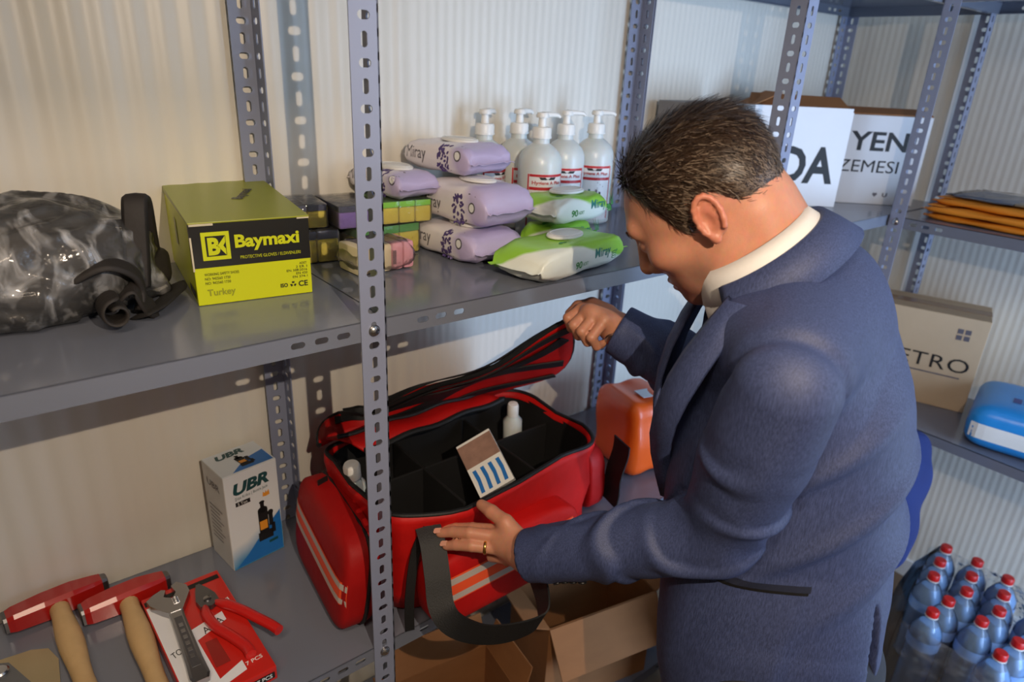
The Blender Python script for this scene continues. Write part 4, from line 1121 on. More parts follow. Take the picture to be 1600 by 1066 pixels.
# things in the bag
def cap_bottle(label, p, r=0.014):
    t = thing('capped_bottle', label, 'bottle', p, rot=(0.08, -0.1, 0), group='white-capped bottles in the red bag')
    part('bottle_body', MB().lathe([(0, -0.095), (0.02, -0.095), (0.021, -0.09), (0.021, -0.015), (0.013, -0.004), (0.012, 0.0), (0, 0.0)], 20, cap0=False, cap1=False), m_bot, t, True)
    part('cap', MB().lathe([(0, 0.0), (r, 0.0), (r, 0.024), (r * .85, 0.029), (0, 0.030)], 20, cap0=False, cap1=False), m_white, t, True)
    return t
cap_bottle('white-capped bottle upright at the left end of the red bag', (0.0303, 0.1968, 0.9250), 0.0155)
cap_bottle('white-capped bottle upright at the back right of the red bag', (0.4324, 0.2332, 0.9150), 0.0125)
pk = thing('packet', 'white packet with a brown picture and blue strips propped in the red bag', 'packet', (0.2674, 0.1146, 0.9140), rot=(0, 0, 0))
ax, ay = V((0.2843, 0.1151, 0.9281)) - V((0.2327, 0.1400, 0.8943)), V((0.2772, 0.1483, 0.9400)) - V((0.2639, 0.0455, 0.8839))
ax, ay = ax.normalized(), ay.normalized(); az_ = ax.cross(ay).normalized(); ay = az_.cross(ax)
mb = MB(); mb.prism([(-.037, -.062), (.037, -.062), (.037, .055), (-.037, .055)], -0.006, 0.006, fr=((0, 0, 0), ax, ay, az_))
pb_ = part('packet_body', mb, m_white, pk)
decal(pk, [rect(0, .0, 1, 1)], ax * -.037 + ay * .0 + az_ * 0.0062, ax * .074, ay * .05, [M('brown_photo_print', (150, 118, 104), rough=0.4, var=0.4, scale=60)], 'photo_print')
for k in range(4):
    decal(pk, [poly([(.1, 0), (.7, 0), (.9, .6), (.8, 1), (.2, 1), (.3, .5)])], ax * (-.032 + .017 * k) + ay * -.056 + az_ * 0.0064, ax * .013, ay * .048, [m_blue], 'blue_print')
mb = MB(); mb.ell((0, 0, 0), (0.022, 0.012, 0.012)).ell((0.018, 0.006, 0.004), (0.01, 0.009, 0.009))
one('plastic_piece', MB().tube([(-.03, 0, 0), (-.015, .002, .006), (.01, 0, .008), (.03, -.003, 0)], [0.008, 0.012, 0.013, 0.008], 14), M('blue_glossy_plastic', (40, 80, 120), rough=0.1, coat=1.0), 'shiny dark blue plastic piece at the front of the red bag', 'plastic piece', (0.1723, 0.2134, 0.8000), smooth=True)

# ---- orange wrapped pack
m_or = M('orange_wrapped_fabric', (255, 96, 14), rough=0.4, var=0.10, scale=14, bump=0.5, bscale=22, coat=0.25)
op = thing('orange_pack', 'orange film-wrapped pack with a white sticker behind the red bag', 'pack', (0.800, 0.150, Z1), radians(-14))
def f_op(p):
    d = s_box(p, (-0.035, 0, 0.098), (0.072, 0.085, 0.097), 0.03)
    d = np.minimum(d, s_box(p, (0.062, -0.004, 0.095), (0.055, 0.082, 0.094), 0.028) )
    d = d - 0.003 * np.sin(p[:, 0] * 70 + p[:, 2] * 12) - 0.003 * np.sin(p[:, 2] * 45 + p[:, 1] * 30)
    return smax(d, 0.001 - p[:, 2], 0.004)
vv, F = surf(f_op, (-0.13, -0.11, -0.01), (0.14, 0.11, 0.215), 0.0055)
part('wrapped_body', np_mesh('wrapped_body', vv, F, m_or), None, op)
part('sticker', MB().cbox(-0.055, 0.0, -0.045, -0.005, 0.1985, 0.1995, 0.0004), m_paper, op)
part('sticker', MB().cbox(0.065, 0.112, -0.0915, -0.0905, 0.05, 0.13, 0.0004), m_refs, op)

# ------------------------------------------------------------------ cartons under the shelf
def open_carton(label, c, hx, hy, h, rz, flaps, mat=None):
    mat = mat or m_card
    t = thing('cardboard_carton', label, 'box', c, rz, group='brown cardboard cartons under the shelf')
    th = 0.004
    mb = MB()
    part('base', MB().box(-hx, hx, -hy, hy, 0.0005, th), mat, t)
    part('side_panel', MB().box(-hx, hx, -hy, -hy + th, th, h), mat, t)
    part('side_panel', MB().box(-hx, hx, hy - th, hy, th, h), mat, t)
    part('side_panel', MB().box(-hx, -hx + th, -hy + th, hy - th, th, h), mat, t)
    part('side_panel', MB().box(hx - th, hx, -hy + th, hy - th, th, h), mat, t)
    for side, ang, ln in flaps:
        a = radians(ang)          # 0 = lying outwards, 90 = upright
        if side in 'fb':
            s = -1 if side == 'f' else 1
            fr = ((0, s * hy, h), X_, V((0, s * cos(a), sin(a))), V((0, -s * sin(a), cos(a))))
            part('flap', MB().prism([(-hx, 0), (hx, 0), (hx - 0.006, ln), (-hx + 0.006, ln)], 0, th * .8, fr=fr), mat, t)
        else:
            s = -1 if side == 'l' else 1
            fr = ((s * hx, 0, h), Y_, V((s * cos(a), 0, sin(a))), V((-s * sin(a), 0, cos(a))))
            part('flap', MB().prism([(-hy, 0), (hy, 0), (hy - 0.006, ln), (-hy + 0.006, ln)], 0, th * .8, fr=fr), mat, t)
    return t
open_carton('open brown carton with its flaps spread below the red bag', (0.615, 0.135, Z0), 0.155, 0.095, 0.265, radians(-12), [('f', -58, 0.12), ('b', 62, 0.08), ('l', 22, 0.06), ('r', 35, 0.10)])
open_carton('brown carton with raised flaps beside the slotted post, below the shelf', (0.215, 0.11, Z0), 0.115, 0.085, 0.20, radians(-8), [('f', -20, 0.09), ('b', 70, 0.08), ('r', 72, 0.075), ('l', 40, 0.07)])
open_carton('tall brown carton standing on the floor in front of the shelf', (0.835, -0.20, 0.0), 0.10, 0.075, 0.50, radians(-14), [('f', 35, 0.07), ('b', 80, 0.06), ('l', -60, 0.08), ('r', 50, 0.08)])

# ------------------------------------------------------------------ corner shelf: lettered cartons
def carton(name, label, c, hx, hy, h, rz, mat, group=None):
    t = thing(name, label, 'box', c, rz, group=group)
    part('carton_body', MB().cbox(-hx, hx, -hy, hy, 0.0004, h, 0.002), mat, t)
    return t
gb = carton('white_carton', 'white carton with a paper sheet lettered GIDA on the corner shelf', (1.405, 0.280, Z2), 0.140, 0.065, 0.250, radians(-36), m_whitecard)
part('paper_sheet', MB().box(-0.160, 0.152, -0.0672, -0.0662, 0.001, 0.252), m_paper, gb)
part('paper_sheet', MB().box(-0.145, 0.150, -0.0659, -0.0652, 0.05, 0.262), m_paper, gb)
text(gb, 'GIDA', (-0.145, -0.0675, 0.062), V((0.275, 0, 0)), V((0, 0, 0.100)), m_ink, 'lettering', bold=0.03)
mb = MB(); mb.prism([(-.14, 0), (.15, 0), (.15, .09), (-.10, .10)], 0, 0.003, fr=((0, -0.06, 0.252), X_, V((0, 0.93, 0.36)), V((0, -0.36, 0.93))))
part('flap', mb, m_card, gb)
mb = MB(); mb.prism([(-.06, 0), (.06, 0), (.055, .10), (-.06, .10)], 0, 0.003, fr=((-0.14, 0, 0.251), Y_, V((0.9, 0, 0.42)), V((-0.42, 0, 0.9))))
part('flap', mb, m_card, gb)
yb = carton('white_carton', 'white carton lettered YEN and ZEMES behind the perforated post', (1.702, 0.168, Z2), 0.118, 0.080, 0.246, radians(-43), m_whitecard)
fy = -0.0803
text(yb, 'YENI', (-0.096, fy, 0.150), V((0.182, 0, 0)), V((0, 0, 0.052)), m_ink, 'lettering', bold=0.02)
text(yb, 'ZEMESI', (-0.114, fy, 0.090), V((0.168, 0, 0)), V((0, 0, 0.034)), m_ink, 'lettering', bold=0.0)
decal(yb, [poly([(.5, 0), (1, .6), (.8, 1), (.5, .8), (.2, 1), (0, .6)])], (0.0, fy, 0.022), V((0.014, 0, 0)), V((0, 0, 0.013)), [m_grey], 'heart_mark', 0.0004)
decal(yb, [poly([(0, 1), (.25, 1), (.25, .4), (.5, .2), (.75, .4), (.75, 1), (1, 1), (1, .3), (.5, 0), (0, .3)])], (0.028, fy, 0.022), V((0.014, 0, 0)), V((0, 0, 0.013)), [m_grey], 'cup_mark', 0.0004)
decal(yb, [rect(0, 0, 1, 1)], (0.1183, -0.062, 0.02), V((0, 0.010, 0)), V((0, 0, 0.20)), [m_ink], 'side_stripe')
for k in range(3):
    decal(yb, [rect(0, 0, 1, 1)], (0.1183, -0.02, 0.16 - 0.06 * k), V((0, 0.06, 0)), V((0, 0, 0.03)), [m_grey], 'side_print')
mb = MB(); mb.prism([(-.115, 0), (.115, 0), (.118, .08), (-.11, .085)], 0, 0.003, fr=((0, -0.082, 0.247), X_, V((0, 0.985, 0.17)), V((0, -0.17, 0.985))))
part('flap', mb, m_card, yb)
gbx = carton('grey_carton', 'plain grey carton at the wall behind the man, left of the GIDA carton', (1.105, 0.330, Z2), 0.105, 0.065, 0.265, radians(-8), M('grey_board', (150, 148, 146), rough=0.8, var=0.06))

# ------------------------------------------------------------------ far shelf
m_env = M('orange_padded_paper', (226, 138, 28), rough=0.6, var=0.10, scale=14, bump=0.4, bscale=30)
for k, (dx, dy, rz, lb) in enumerate(((0.0, 0.0, -16, 'orange padded envelope at the bottom of the stack on the far shelf'), (-0.008, 0.004, -13, 'orange padded envelope in the middle of the stack on the far shelf'), (0.012, -0.010, -19, 'orange padded envelope on top of the stack, under a clear sleeve'))):
    mb = pack_mesh(0.33, 0.22, 0.017, 20 + k)
    t = thing('padded_envelope', lb, 'envelope', (1.680 + dx, -0.228 + dy, Z2 + 0.0004 + 0.0192 * k), radians(rz - 78), group='orange padded envelopes on the far shelf')
    part('envelope_body', mb, m_env, t, 'all')
    part('flap', MB().cbox(-0.155, -0.115, -0.095, 0.095, 0.0165, 0.0178, 0.0005), m_env, t)
mb = pack_mesh(0.28, 0.20, 0.010, 31)
t = thing('clear_sleeve', 'clear sleeve with blue and beige sheets on top of the envelopes', 'sleeve', (1.702, -0.235, Z2 + 0.060), radians(-96))
part('sheet', MB().cbox(-0.12, 0.02, -0.085, 0.085, 0.002, 0.006, 0.001), M('blue_sheet', (120, 150, 190), rough=0.5, var=0.2, scale=20), t)
part('sheet', MB().cbox(0.025, 0.125, -0.085, 0.085, 0.002, 0.007, 0.001), M('beige_sheet', (190, 176, 140), rough=0.5, var=0.1), t)
part('sleeve_film', mb, m_film2, t, 'all')
mt = carton('brown_carton', 'brown printed carton on the far lower shelf beside the blue pack', (1.778, -0.060, Z1 + 0.02), 0.175, 0.085, 0.285, radians(-72), m_card2)
fy = -0.0853
text(mt, 'METRO', (-0.085, fy, 0.118), V((0.240, 0, 0)), V((0, 0, 0.042)), m_ink, 'lettering', bold=0.0, spacing=1.05)
decal(mt, [rect(0, 0, 1, 1)], (-0.01, fy, 0.100), V((0.150, 0, 0)), V((0, 0, 0.004)), [m_grey], 'small_print')
for k in range(4):
    decal(mt, [rect(.1, .1, .9, .9)], (0.100 + 0.019 * (k % 2), fy, 0.215 + 0.019 * (k // 2)), V((0.018, 0, 0)), V((0, 0, 0.018)), [m_grey], 'handling_mark')
part('packing_tape', MB().box(-0.175, 0.175, -0.025, 0.025, 0.2849, 0.2856), M('brown_tape', (150, 116, 80), rough=0.25), mt)
m_bpk = M('blue_printed_film', (40, 140, 214), rough=0.3, var=0.10, scale=10, bump=0.4, bscale=30)
bp = thing('blue_pack', 'blue and white film-wrapped pack at the edge of the far lower shelf', 'pack', (1.70, -0.470, Z1 + 0.02), radians(-78))
mb = soft_box((0, 0, 0.064), 0.185, 0.135, 0.0635, e=0.2)
part('pack_body', mb, m_bpk, bp, 'all')
bv = bvh_of(mb)
m_ = 20
gridd = ([(i / m_, k / 4) for k in range(5) for i in range(m_ + 1)], [(k * (m_ + 1) + i, k * (m_ + 1) + i + 1, (k + 1) * (m_ + 1) + i + 1, (k + 1) * (m_ + 1) + i) for k in range(4) for i in range(m_)], 0)
decal(bp, [gridd], (-0.172, -0.2, 0.035), V((0.345, 0, 0)), V((0, 0, 0.042)), [m_white], 'white_band', 0.0012, bv)
decal(bp, [rect(0, 0, .26, 1), rect(.34, 0, .60, 1), rect(.68, 0, 1, 1)], (-0.10, -0.05, 0.3), V((0.07, 0.0, 0)), V((0, 0.035, 0)), [M('navy_ink', (30, 50, 130), rough=0.4)], 'navy_print', 0.0012, bv)
decal(bp, [ellp(.5, .5, .5, .5, 0, 20)], (-0.02, 0.04, 0.3), V((0.04, 0, 0)), V((0, 0.04, 0)), [m_white], 'white_disc', 0.0012, bv)

# ---- blue cloth sack behind the man
m_sack = M('royal_blue_cloth', (6, 32, 92), rough=0.85, var=0.2, scale=12, bump=0.5, bscale=20)
def f_sk(p):
    d = s_ell(p, (1.285, -0.262, 0.64), (0.115, 0.085, 0.19))
    d = smin(d, s_cap(p, (1.33, -0.23, 0.76), (1.50, -0.06, 0.90), 0.055, 0.016), 0.08)
    d = smin(d, s_ell(p, (1.275, -0.265, 0.53), (0.115, 0.085, 0.115)), 0.04)
    return d + 0.006 * np.sin(p[:, 2] * 28 + 40 * p[:, 0]) * np.sin(p[:, 1] * 50 + p[:, 2] * 9)
vv, F = surf(f_sk, (1.05, -0.45, 0.36), (1.56, 0.02, 0.95), 0.009)
sk_ = thing('cloth_sack', 'royal blue cloth sack hanging from the shelf post behind the man', 'sack', (1.30, -0.27, 0.40))
o = part('sack_body', np_mesh('sack_body', vv, F, m_sack), None, sk_); o.location = -sk_.location
part('hanging_loop', MB().tube([(1.497, -0.058, 0.90), (1.512, -0.045, 0.915), (1.522, -0.028, 0.918), (1.519, -0.02, 0.905)], 0.004, 8), m_sack, sk_, True, True)

# ---- water bottles
m_pet = film('pet_bottle', (214, 232, 250), clear=0.88, rough=0.06, bump=0.05, bscale=10)
m_water = M('water', (186, 220, 248), rough=0.12, var=0.03, trans=0.30)
m_capr = M('red_cap', (200, 30, 28), rough=0.35)
m_wlab = M('blue_bottle_label', (70, 140, 226), rough=0.35, var=0.15, scale=20, rgb2=(190, 216, 244))
def water_bottle():
    t = thing('water_bottle', '', 'bottle', (0, 0, 0), group='shrink-wrapped water bottles on the floor')
    R = 0.0405
    prof = [(0.0, 0.001), (R * .8, 0.001), (R, 0.010)]
    for k in range(8):
        z = 0.02 + k * 0.02
        prof += [(R, z), (R * .955, z + 0.005), (R, z + 0.010)]
    prof += [(R, 0.185), (R, 0.225), (R * .93, 0.242), (R * .62, 0.268), (0.0145, 0.283), (0.0135, 0.292), (0.0, 0.2925)]
    part('bottle_body', MB().lathe(prof, 20, cap0=False, cap1=False), m_pet, t, True)
    part('water_fill', MB().lathe([(0.0, 0.003), (R * .78, 0.003), (R * .945, 0.012), (R * .94, 0.238), (R * .58, 0.264), (0.0, 0.265)], 16, cap0=False, cap1=False), m_water, t, True)
    part('label', MB().lathe([(R + 0.0006, 0.190), (R + 0.0006, 0.222)], 20, cap0=False, cap1=False), m_wlab, t, True)
    c = part('cap', MB().lathe([(0.0, 0.291), (0.0155, 0.291), (0.0158, 0.294), (0.0155, 0.307), (0.0135, 0.3095), (0.0, 0.3100)], 18, cap0=False, cap1=False), m_capr, t, True)
    part('neck_ring', MB().lathe([(0.0, 0.2875), (0.0165, 0.2875), (0.0165, 0.2902), (0.0, 0.2903)], 18, cap0=False, cap1=False), m_white, c, True)
    return t
wbt = water_bottle()
WB = [(1.749, -0.326), (1.663, -0.341), (1.578, -0.356), (1.757, -0.410), (1.672, -0.424), (1.588, -0.440), (1.502, -0.424), (1.418, -0.415), (1.746, -0.494), (1.662, -0.510), (1.578, -0.525), (1.494, -0.510), (1.488, -0.597), (1.403, -0.583), (1.573, -0.612), (1.660, -0.596)]
WL_ = ['in the far left corner of the pack by the wall', 'behind the man, second in the far left row', 'third in the far left row, beside the blue sack', 'in the far row, second from the left', 'second row from the wall, middle column', 'in the middle column, third from the wall', 'fourth from the wall in the middle column', 'standing foremost at the left, its blue label facing the aisle', 'in the far row, third from the left', 'in the third column, second from the wall', 'in the third column, third from the wall', 'in the third column, foremost row but one', 'at the right frame edge, foremost row but one', 'foremost at the right frame edge', 'at the right frame edge, middle row', 'at the right frame edge, far row']
for i, (x, y) in enumerate(WB):
    o = wbt if i == 0 else copy_tree(wbt)
    o.location = (x, y, 0.0); o.rotation_euler = (0, 0, i * 1.3)
    o['label'] = 'red-capped water bottle ' + WL_[i]
mb = MB()
def rrect(z, g):
    pts = [(1.36 - g, -0.36), (1.36 - g, -0.645 - g), (1.72 + g, -0.662 - g), (1.81 + g, -0.56), (1.81 + g, -0.29 + g), (1.66, -0.272 + g), (1.52, -0.285 + g), (1.44, -0.34 + g)]
    out = []
    for i in range(len(pts)):
        a, b = V(pts[i]), V(pts[(i + 1) % len(pts)])
        for k in range(4):
            q = a.lerp(b, k / 4); out.append((q.x, q.y, z + 0.004 * sin(i * 2 + k)))
    return out
mb.rings([rrect(0.004, 0.0), rrect(0.10, 0.003), rrect(0.20, 0.002), rrect(0.262, -0.006)], cap0=False, cap1=False)
one('shrink_wrap', mb, film('shrink_film', clear=0.94, rough=0.08, bump=0.9, bscale=26, glint=0.16), 'clear shrink film around the water bottles on the floor', 'film', smooth='all')  # wrap glints painted in as whitish streaks

# ------------------------------------------------------------------ the man
A32 = lambda *a: np.array(a, np.float32)
sm = lambda a, lo_, hi_: np.clip((a - lo_) / (hi_ - lo_), 0, 1)
HR = np.array([[-0.2539, -0.8767, -0.4083], [0.7054, -0.4567, 0.5421], [-0.6617, -0.1402, 0.7365]], np.float32)
q_, _r = np.linalg.qr(HR.astype(float)); HR = (q_ * np.sign(np.diag(_r))).astype(np.float32)
HC = A32(0.3045, -0.2710, 1.4880); HS = 1.03
NB = A32(0.367, -0.353, 1.407)
az = radians(38)
LB, BF = A32(-cos(az), -sin(az), 0), A32(-sin(az), cos(az), 0)
SL = NB + 0.185 * LB + A32(0, 0, -0.07); SR = NB - 0.185 * LB + A32(0, 0, -0.05)
EL, WL = A32(0.2674, -0.3974, 1.0729), A32(0.1516, -0.1594, 0.9302)
ER, WR = A32(0.535, -0.215, 1.125), A32(0.4377, -0.0412, 1.2053)
h2w = lambda l: HC + HR @ (np.asarray(l, np.float32) * HS)
def f_head(P):
    p = ((P - HC) @ HR) / HS
    s = p.copy(); s[:, 1] = np.abs(s[:, 1])
    d = s_ell(s, (0.002, 0, 0.022), (0.091, 0.076, 0.070))
    d = smin(d, s_ell(s, (0.036, 0, -0.030), (0.060, 0.060, 0.078)), 0.03)
    d = smin(d, s_ell(s, (0.040, 0, -0.078), (0.050, 0.046, 0.034)), 0.025)
    d = smin(d, s_ell(s, (0.076, 0, -0.098), (0.019, 0.021, 0.017)), 0.02)
    d = smin(d, s_ell(s, (0.006, 0.047, -0.062), (0.026, 0.016, 0.030)), 0.025)
    d = smin(d, s_ell(s, (0.060, 0.046, -0.026), (0.024, 0.018, 0.017)), 0.02)
    d = smin(d, s_cap(s, A32(0.090, 0.0, 0.016), A32(0.079, 0.040, 0.020), 0.011, 0.010), 0.015)
    d = smax(d, -s_ell(s, (0.100, 0.031, -0.003), (0.018, 0.015, 0.011)), 0.012)
    d = smin(d, s_ell(s, (0.080, 0.031, -0.004), (0.0125, 0.0145, 0.0115)), 0.004)
    nose = s_cap(s, A32(0.094, 0, 0.006), A32(0.113, 0, -0.034), 0.0075, 0.0115)
    nose = smin(nose, s_ell(s, (0.098, 0.0115, -0.040), (0.011, 0.0075, 0.0085)), 0.008)
    d = smin(d, nose, 0.010)
    d = smax(d, -s_ell(s, (0.104, 0.0065, -0.049), (0.005, 0.0035, 0.004)), 0.003)
    d = smin(d, s_cap(s, A32(0.0985, 0.0, -0.066), A32(0.086, 0.022, -0.069), 0.0058, 0.004), 0.006)
    d = smin(d, s_cap(s, A32(0.0965, 0.0, -0.077), A32(0.086, 0.020, -0.074), 0.0065, 0.004), 0.006)
    d = smax(d, -s_cap(s, A32(0.103, 0.0, -0.0712), A32(0.088, 0.025, -0.0718), 0.0022, 0.0014), 0.003)
    # ear
    e0 = A32(-0.014, 0.076, -0.014); hs_ = s; s = (s - e0) / 0.80 + e0
    ear = s_ell(s, (-0.018, 0.080, -0.010), (0.0185, 0.0065, 0.031))
    hx = [A32(-0.018 + 0.0185 * cos(a) - 0.004 * sin(a), 0.0865 + 0.002 * sin(a * 2), -0.009 + 0.0315 * sin(a)) for a in np.linspace(-0.9, 3.9, 13)]
    for a, b in zip(hx[:-1], hx[1:]):
        ear = smin(ear, s_cap(s, a, b, 0.0040, 0.0040), 0.003)
    ear = smin(ear, s_ell(s, (-0.007, 0.083, -0.040), (0.0075, 0.0055, 0.0085)), 0.005)
    ear = smax(ear, -s_ell(s, (-0.013, 0.092, -0.014), (0.0095, 0.0105, 0.016)), 0.004)
    ear = smin(ear, s_ell(s, (0.0005, 0.081, -0.016), (0.005, 0.005, 0.007)), 0.004)
    s = hs_; d = smin(d, ear * 0.80, 0.005)
    return d * HS
NK0, NK1 = h2w((-0.030, 0, -0.045)), NB + A32(0.0, -0.010, -0.02)
def near(P, c, R, fn):
    r = np.sqrt(((P - A32(*c)) ** 2).sum(1))
    d = (r - R + 0.03).astype(np.float32)
    m = r < R
    if m.any():
        d[m] = fn(P[m])
    return d
HLc = [  # left hand: MCP, PIP, DIP, tip per finger
    (A32(0.1498, -0.0873, 0.9311), A32(0.1258, -0.0430, 0.9189), A32(0.1119, -0.0150, 0.9075), A32(0.1001, 0.0018, 0.8995), 0.0098),
    (A32(0.1409, -0.0956, 0.9279), A32(0.1084, -0.0599, 0.9285), A32(0.0954, -0.0317, 0.9190), A32(0.0831, -0.0124, 0.9097), 0.0100),
    (A32(0.1383, -0.1066, 0.9136), A32(0.1037, -0.0724, 0.9135), A32(0.0913, -0.0474, 0.9041), A32(0.0834, -0.0312, 0.8959), 0.0096),
    (A32(0.1442, -0.1151, 0.8962), A32(0.1391, -0.0802, 0.8800), A32(0.1493, -0.0635, 0.8744), A32(0.1607, -0.0591, 0.8741), 0.0084)]
TLc = (A32(0.1571, -0.1272, 0.9334), A32(0.1510, -0.0976, 0.9533), A32(0.1473, -0.0650, 0.9561), A32(0.1468, -0.0377, 0.9539))
WL2 = WL
def f_handL(P):
    pm = A32(0, 0, 0)
    d = s_cap(P, WL2, 0.5 * (HLc[1][0] + HLc[2][0]), 0.025, 0.016)
    for a, r in ((HLc[0][0], 0.0115), (HLc[1][0], 0.0125), (HLc[2][0], 0.012), (HLc[3][0], 0.0105)):
        d = smin(d, s_cap(P, 0.75 * WL2 + 0.25 * a, a, 0.017, r), 0.012)
    d = smin(d, s_cap(P, TLc[0], TLc[1], 0.0175, 0.0135), 0.012)
    d = smin(d, s_cap(P, TLc[1], TLc[2], 0.0125, 0.0112), 0.004)
    d = smin(d, s_cap(P, TLc[2], TLc[3], 0.0115, 0.0090), 0.003)
    for a, b, c, e, r in HLc:
        f = s_cap(P, a, b, r * 1.1, r)
        f = smin(f, s_cap(P, b, c, r, r * .92), 0.002)
        f = smin(f, s_cap(P, c, e, r * .92, r * .80), 0.002)
        d = smin(d, f, 0.0035)
    d = smin(d, s_cap(P, WL2, 0.7 * WL2 + 0.3 * EL, 0.025, 0.030), 0.02)
    return d
HRc = [
    (A32(0.4023, 0.0226, 1.2307), A32(0.3748, 0.0254, 1.2193), A32(0.3824, 0.0230, 1.2003), A32(0.4014, 0.0223, 1.1942), 0.0098),
    (A32(0.3972, 0.0015, 1.2333), A32(0.3675, 0.0024, 1.2149), A32(0.3781, -0.0003, 1.1944), A32(0.3970, 0.0007, 1.1888), 0.0100),
    (A32(0.3953, -0.0194, 1.2331), A32(0.3649, -0.0200, 1.2109), A32(0.3786, -0.0228, 1.1898), A32(0.3971, -0.0204, 1.1862), 0.0096),
    (A32(0.3972, -0.0396, 1.2297), A32(0.3688, -0.0402, 1.2051), A32(0.3823, -0.0414, 1.1871), A32(0.3982, -0.0382, 1.1861), 0.0086)]
TRc = (A32(0.4384, -0.0095, 1.2265), A32(0.4283, 0.0220, 1.2359), A32(0.4132, 0.0421, 1.2289), A32(0.4001, 0.0487, 1.2157))
def f_handR(P):
    d = s_cap(P, WR, 0.5 * (HRc[1][0] + HRc[2][0]), 0.026, 0.018)
    for k in range(4):
        d = smin(d, s_cap(P, 0.7 * WR + 0.3 * HRc[k][0], HRc[k][0], 0.018, 0.0125), 0.012)
    d = smin(d, s_cap(P, TRc[0], TRc[1], 0.017, 0.0135), 0.012)
    d = smin(d, s_cap(P, TRc[1], TRc[2], 0.0125, 0.011), 0.004)
    d = smin(d, s_cap(P, TRc[2], TRc[3], 0.011, 0.009), 0.003)
    for a, b, c, e, r in HRc:
        f = s_cap(P, a, b, r * 1.12, r)
        f = smin(f, s_cap(P, b, c, r, r * .92), 0.002)
        f = smin(f, s_cap(P, c, e, r * .92, r * .82), 0.002)
        d = smin(d, f, 0.003)
    d = smin(d, s_cap(P, WR, 0.7 * WR + 0.3 * ER, 0.026, 0.030), 0.02)
    return d
SP = [(A32(0.372, -0.366, 1.365), .120, .060), (A32(0.362, -0.376, 1.310), .130, .110), (A32(0.3897, -0.3894, 1.2008), .140, .152), (A32(0.4009, -0.4020, 1.0349), .138, .156), (A32(0.3986, -0.4226, 0.8725), .150, .154), (A32(0.3921, -0.4455, 0.7393), .155, .152)]
def f_spine(P, shrink=0.0, pts=None):
    pts = pts or SP
    best = None
    for (a, wa, sa), (b, wb, sb) in zip(pts[:-1], pts[1:]):
        ab = b - a
        t = np.clip(((P - a) @ ab) / float(ab @ ab), 0, 1)
        o = P - a - t[:, None] * ab
        w = wa + (wb - wa) * t - shrink; s = sa + (sb - sa) * t - shrink
        x = np.abs(o @ LB) / w; y = np.abs(o @ BF) / s; z = np.abs(o[:, 2]) / s
        k = (x ** 2.4 + y ** 2.4 + z ** 2.4) ** (1 / 2.4)
        d = (k - 1) * np.minimum(w, s)
        best = d if best is None else np.minimum(best, d)
    return best
def f_body(P):
    d = near(P, HC, 0.19, f_head)
    nk = s_cap(P, NK0, NK1, 0.054, 0.060)
    nk = smin(nk, s_cap(P, h2w((-0.046, 0, 0.0)), NB + A32(0.002, -0.013, 0.0), 0.040, 0.050), 0.03)
    d = smin(d, nk, 0.022)
    d = smin(d, near(P, 0.5 * (WL + HLc[1][3]), 0.17, f_handL), 0.01)
    d = smin(d, near(P, 0.5 * (WR + HRc[1][1]), 0.15, f_handR), 0.01)
    body = f_spine(P, 0.028)
    body = smin(body, s_cap(P, SL - 0.035 * LB, SR + 0.035 * LB, 0.030, 0.030), 0.05)
    arm = smin(s_cap(P, SL - 0.01 * LB + A32(0, 0, -.02), EL, 0.036, 0.034), s_cap(P, EL, 0.25 * EL + 0.75 * WL, 0.034, 0.028), 0.01)
    arm = np.minimum(arm, smin(s_cap(P, SR + 0.01 * LB + A32(0, 0, -.02), ER, 0.036, 0.034), s_cap(P, ER, 0.25 * ER + 0.75 * WR, 0.034, 0.028), 0.01))
    return smin(d, smin(body, arm, 0.03), 0.012)
vv, F = surf(f_body, (-0.02, -0.66, 0.70), (0.66, 0.10, 1.68), 0.0032)
# skin tone: rosier ears, lips and cheeks, shadow of a beard
m_skin, nt, b_ = new_mat('skin')
at_ = nt.nodes.new('ShaderNodeVertexColor'); at_.layer_name = 'tone'
nz = nt.nodes.new('ShaderNodeTexNoise'); nz.inputs['Scale'].default_value = 90; nz.inputs['Detail'].default_value = 5
mx = nt.nodes.new('ShaderNodeMix'); mx.data_type = 'RGBA'; mx.blend_type = 'MULTIPLY'; mx.inputs[0].default_value = 0.25
nt.links.new(at_.outputs['Color'], mx.inputs[6]); nt.links.new(nz.outputs['Color'], mx.inputs[7])
nt.links.new(mx.outputs[2], b_.inputs['Base Color'])
b_.inputs['Roughness'].default_value = 0.42
b_.inputs['Subsurface Weight'].default_value = 0.25
b_.inputs['Subsurface Radius'].default_value = (0.010, 0.004, 0.002)
b_.inputs['Subsurface Scale'].default_value = 0.4
n2 = nt.nodes.new('ShaderNodeTexNoise'); n2.inputs['Scale'].default_value = 420; n2.inputs['Detail'].default_value = 4
bp_ = nt.nodes.new('ShaderNodeBump'); bp_.inputs['Strength'].default_value = 0.25; bp_.inputs['Distance'].default_value = 0.001
nt.links.new(n2.outputs['Fac'], bp_.inputs['Height']); nt.links.new(bp_.outputs['Normal'], b_.inputs['Normal'])
person = link('person', np_mesh('person', vv, F, m_skin))
tag(person, 'man in a navy suit jacket and white shirt bending over the red bag', 'person')
hl = ((vv - HC) @ HR) / HS
tone = np.tile(np.array(lin((212, 148, 118))[:3]), (len(vv), 1))
def blend(w, rgb):
    global tone
    w = np.clip(w, 0, 1)[:, None]
    tone = tone * (1 - w) + np.array(lin(rgb)[:3]) * w
isH = np.sqrt((hl ** 2).sum(1)) < 0.17
beard = sm(-hl[:, 2], 0.040, 0.062) * sm(hl[:, 0], 0.005, 0.03) * isH
blend(beard * 0.50, (134, 104, 92))
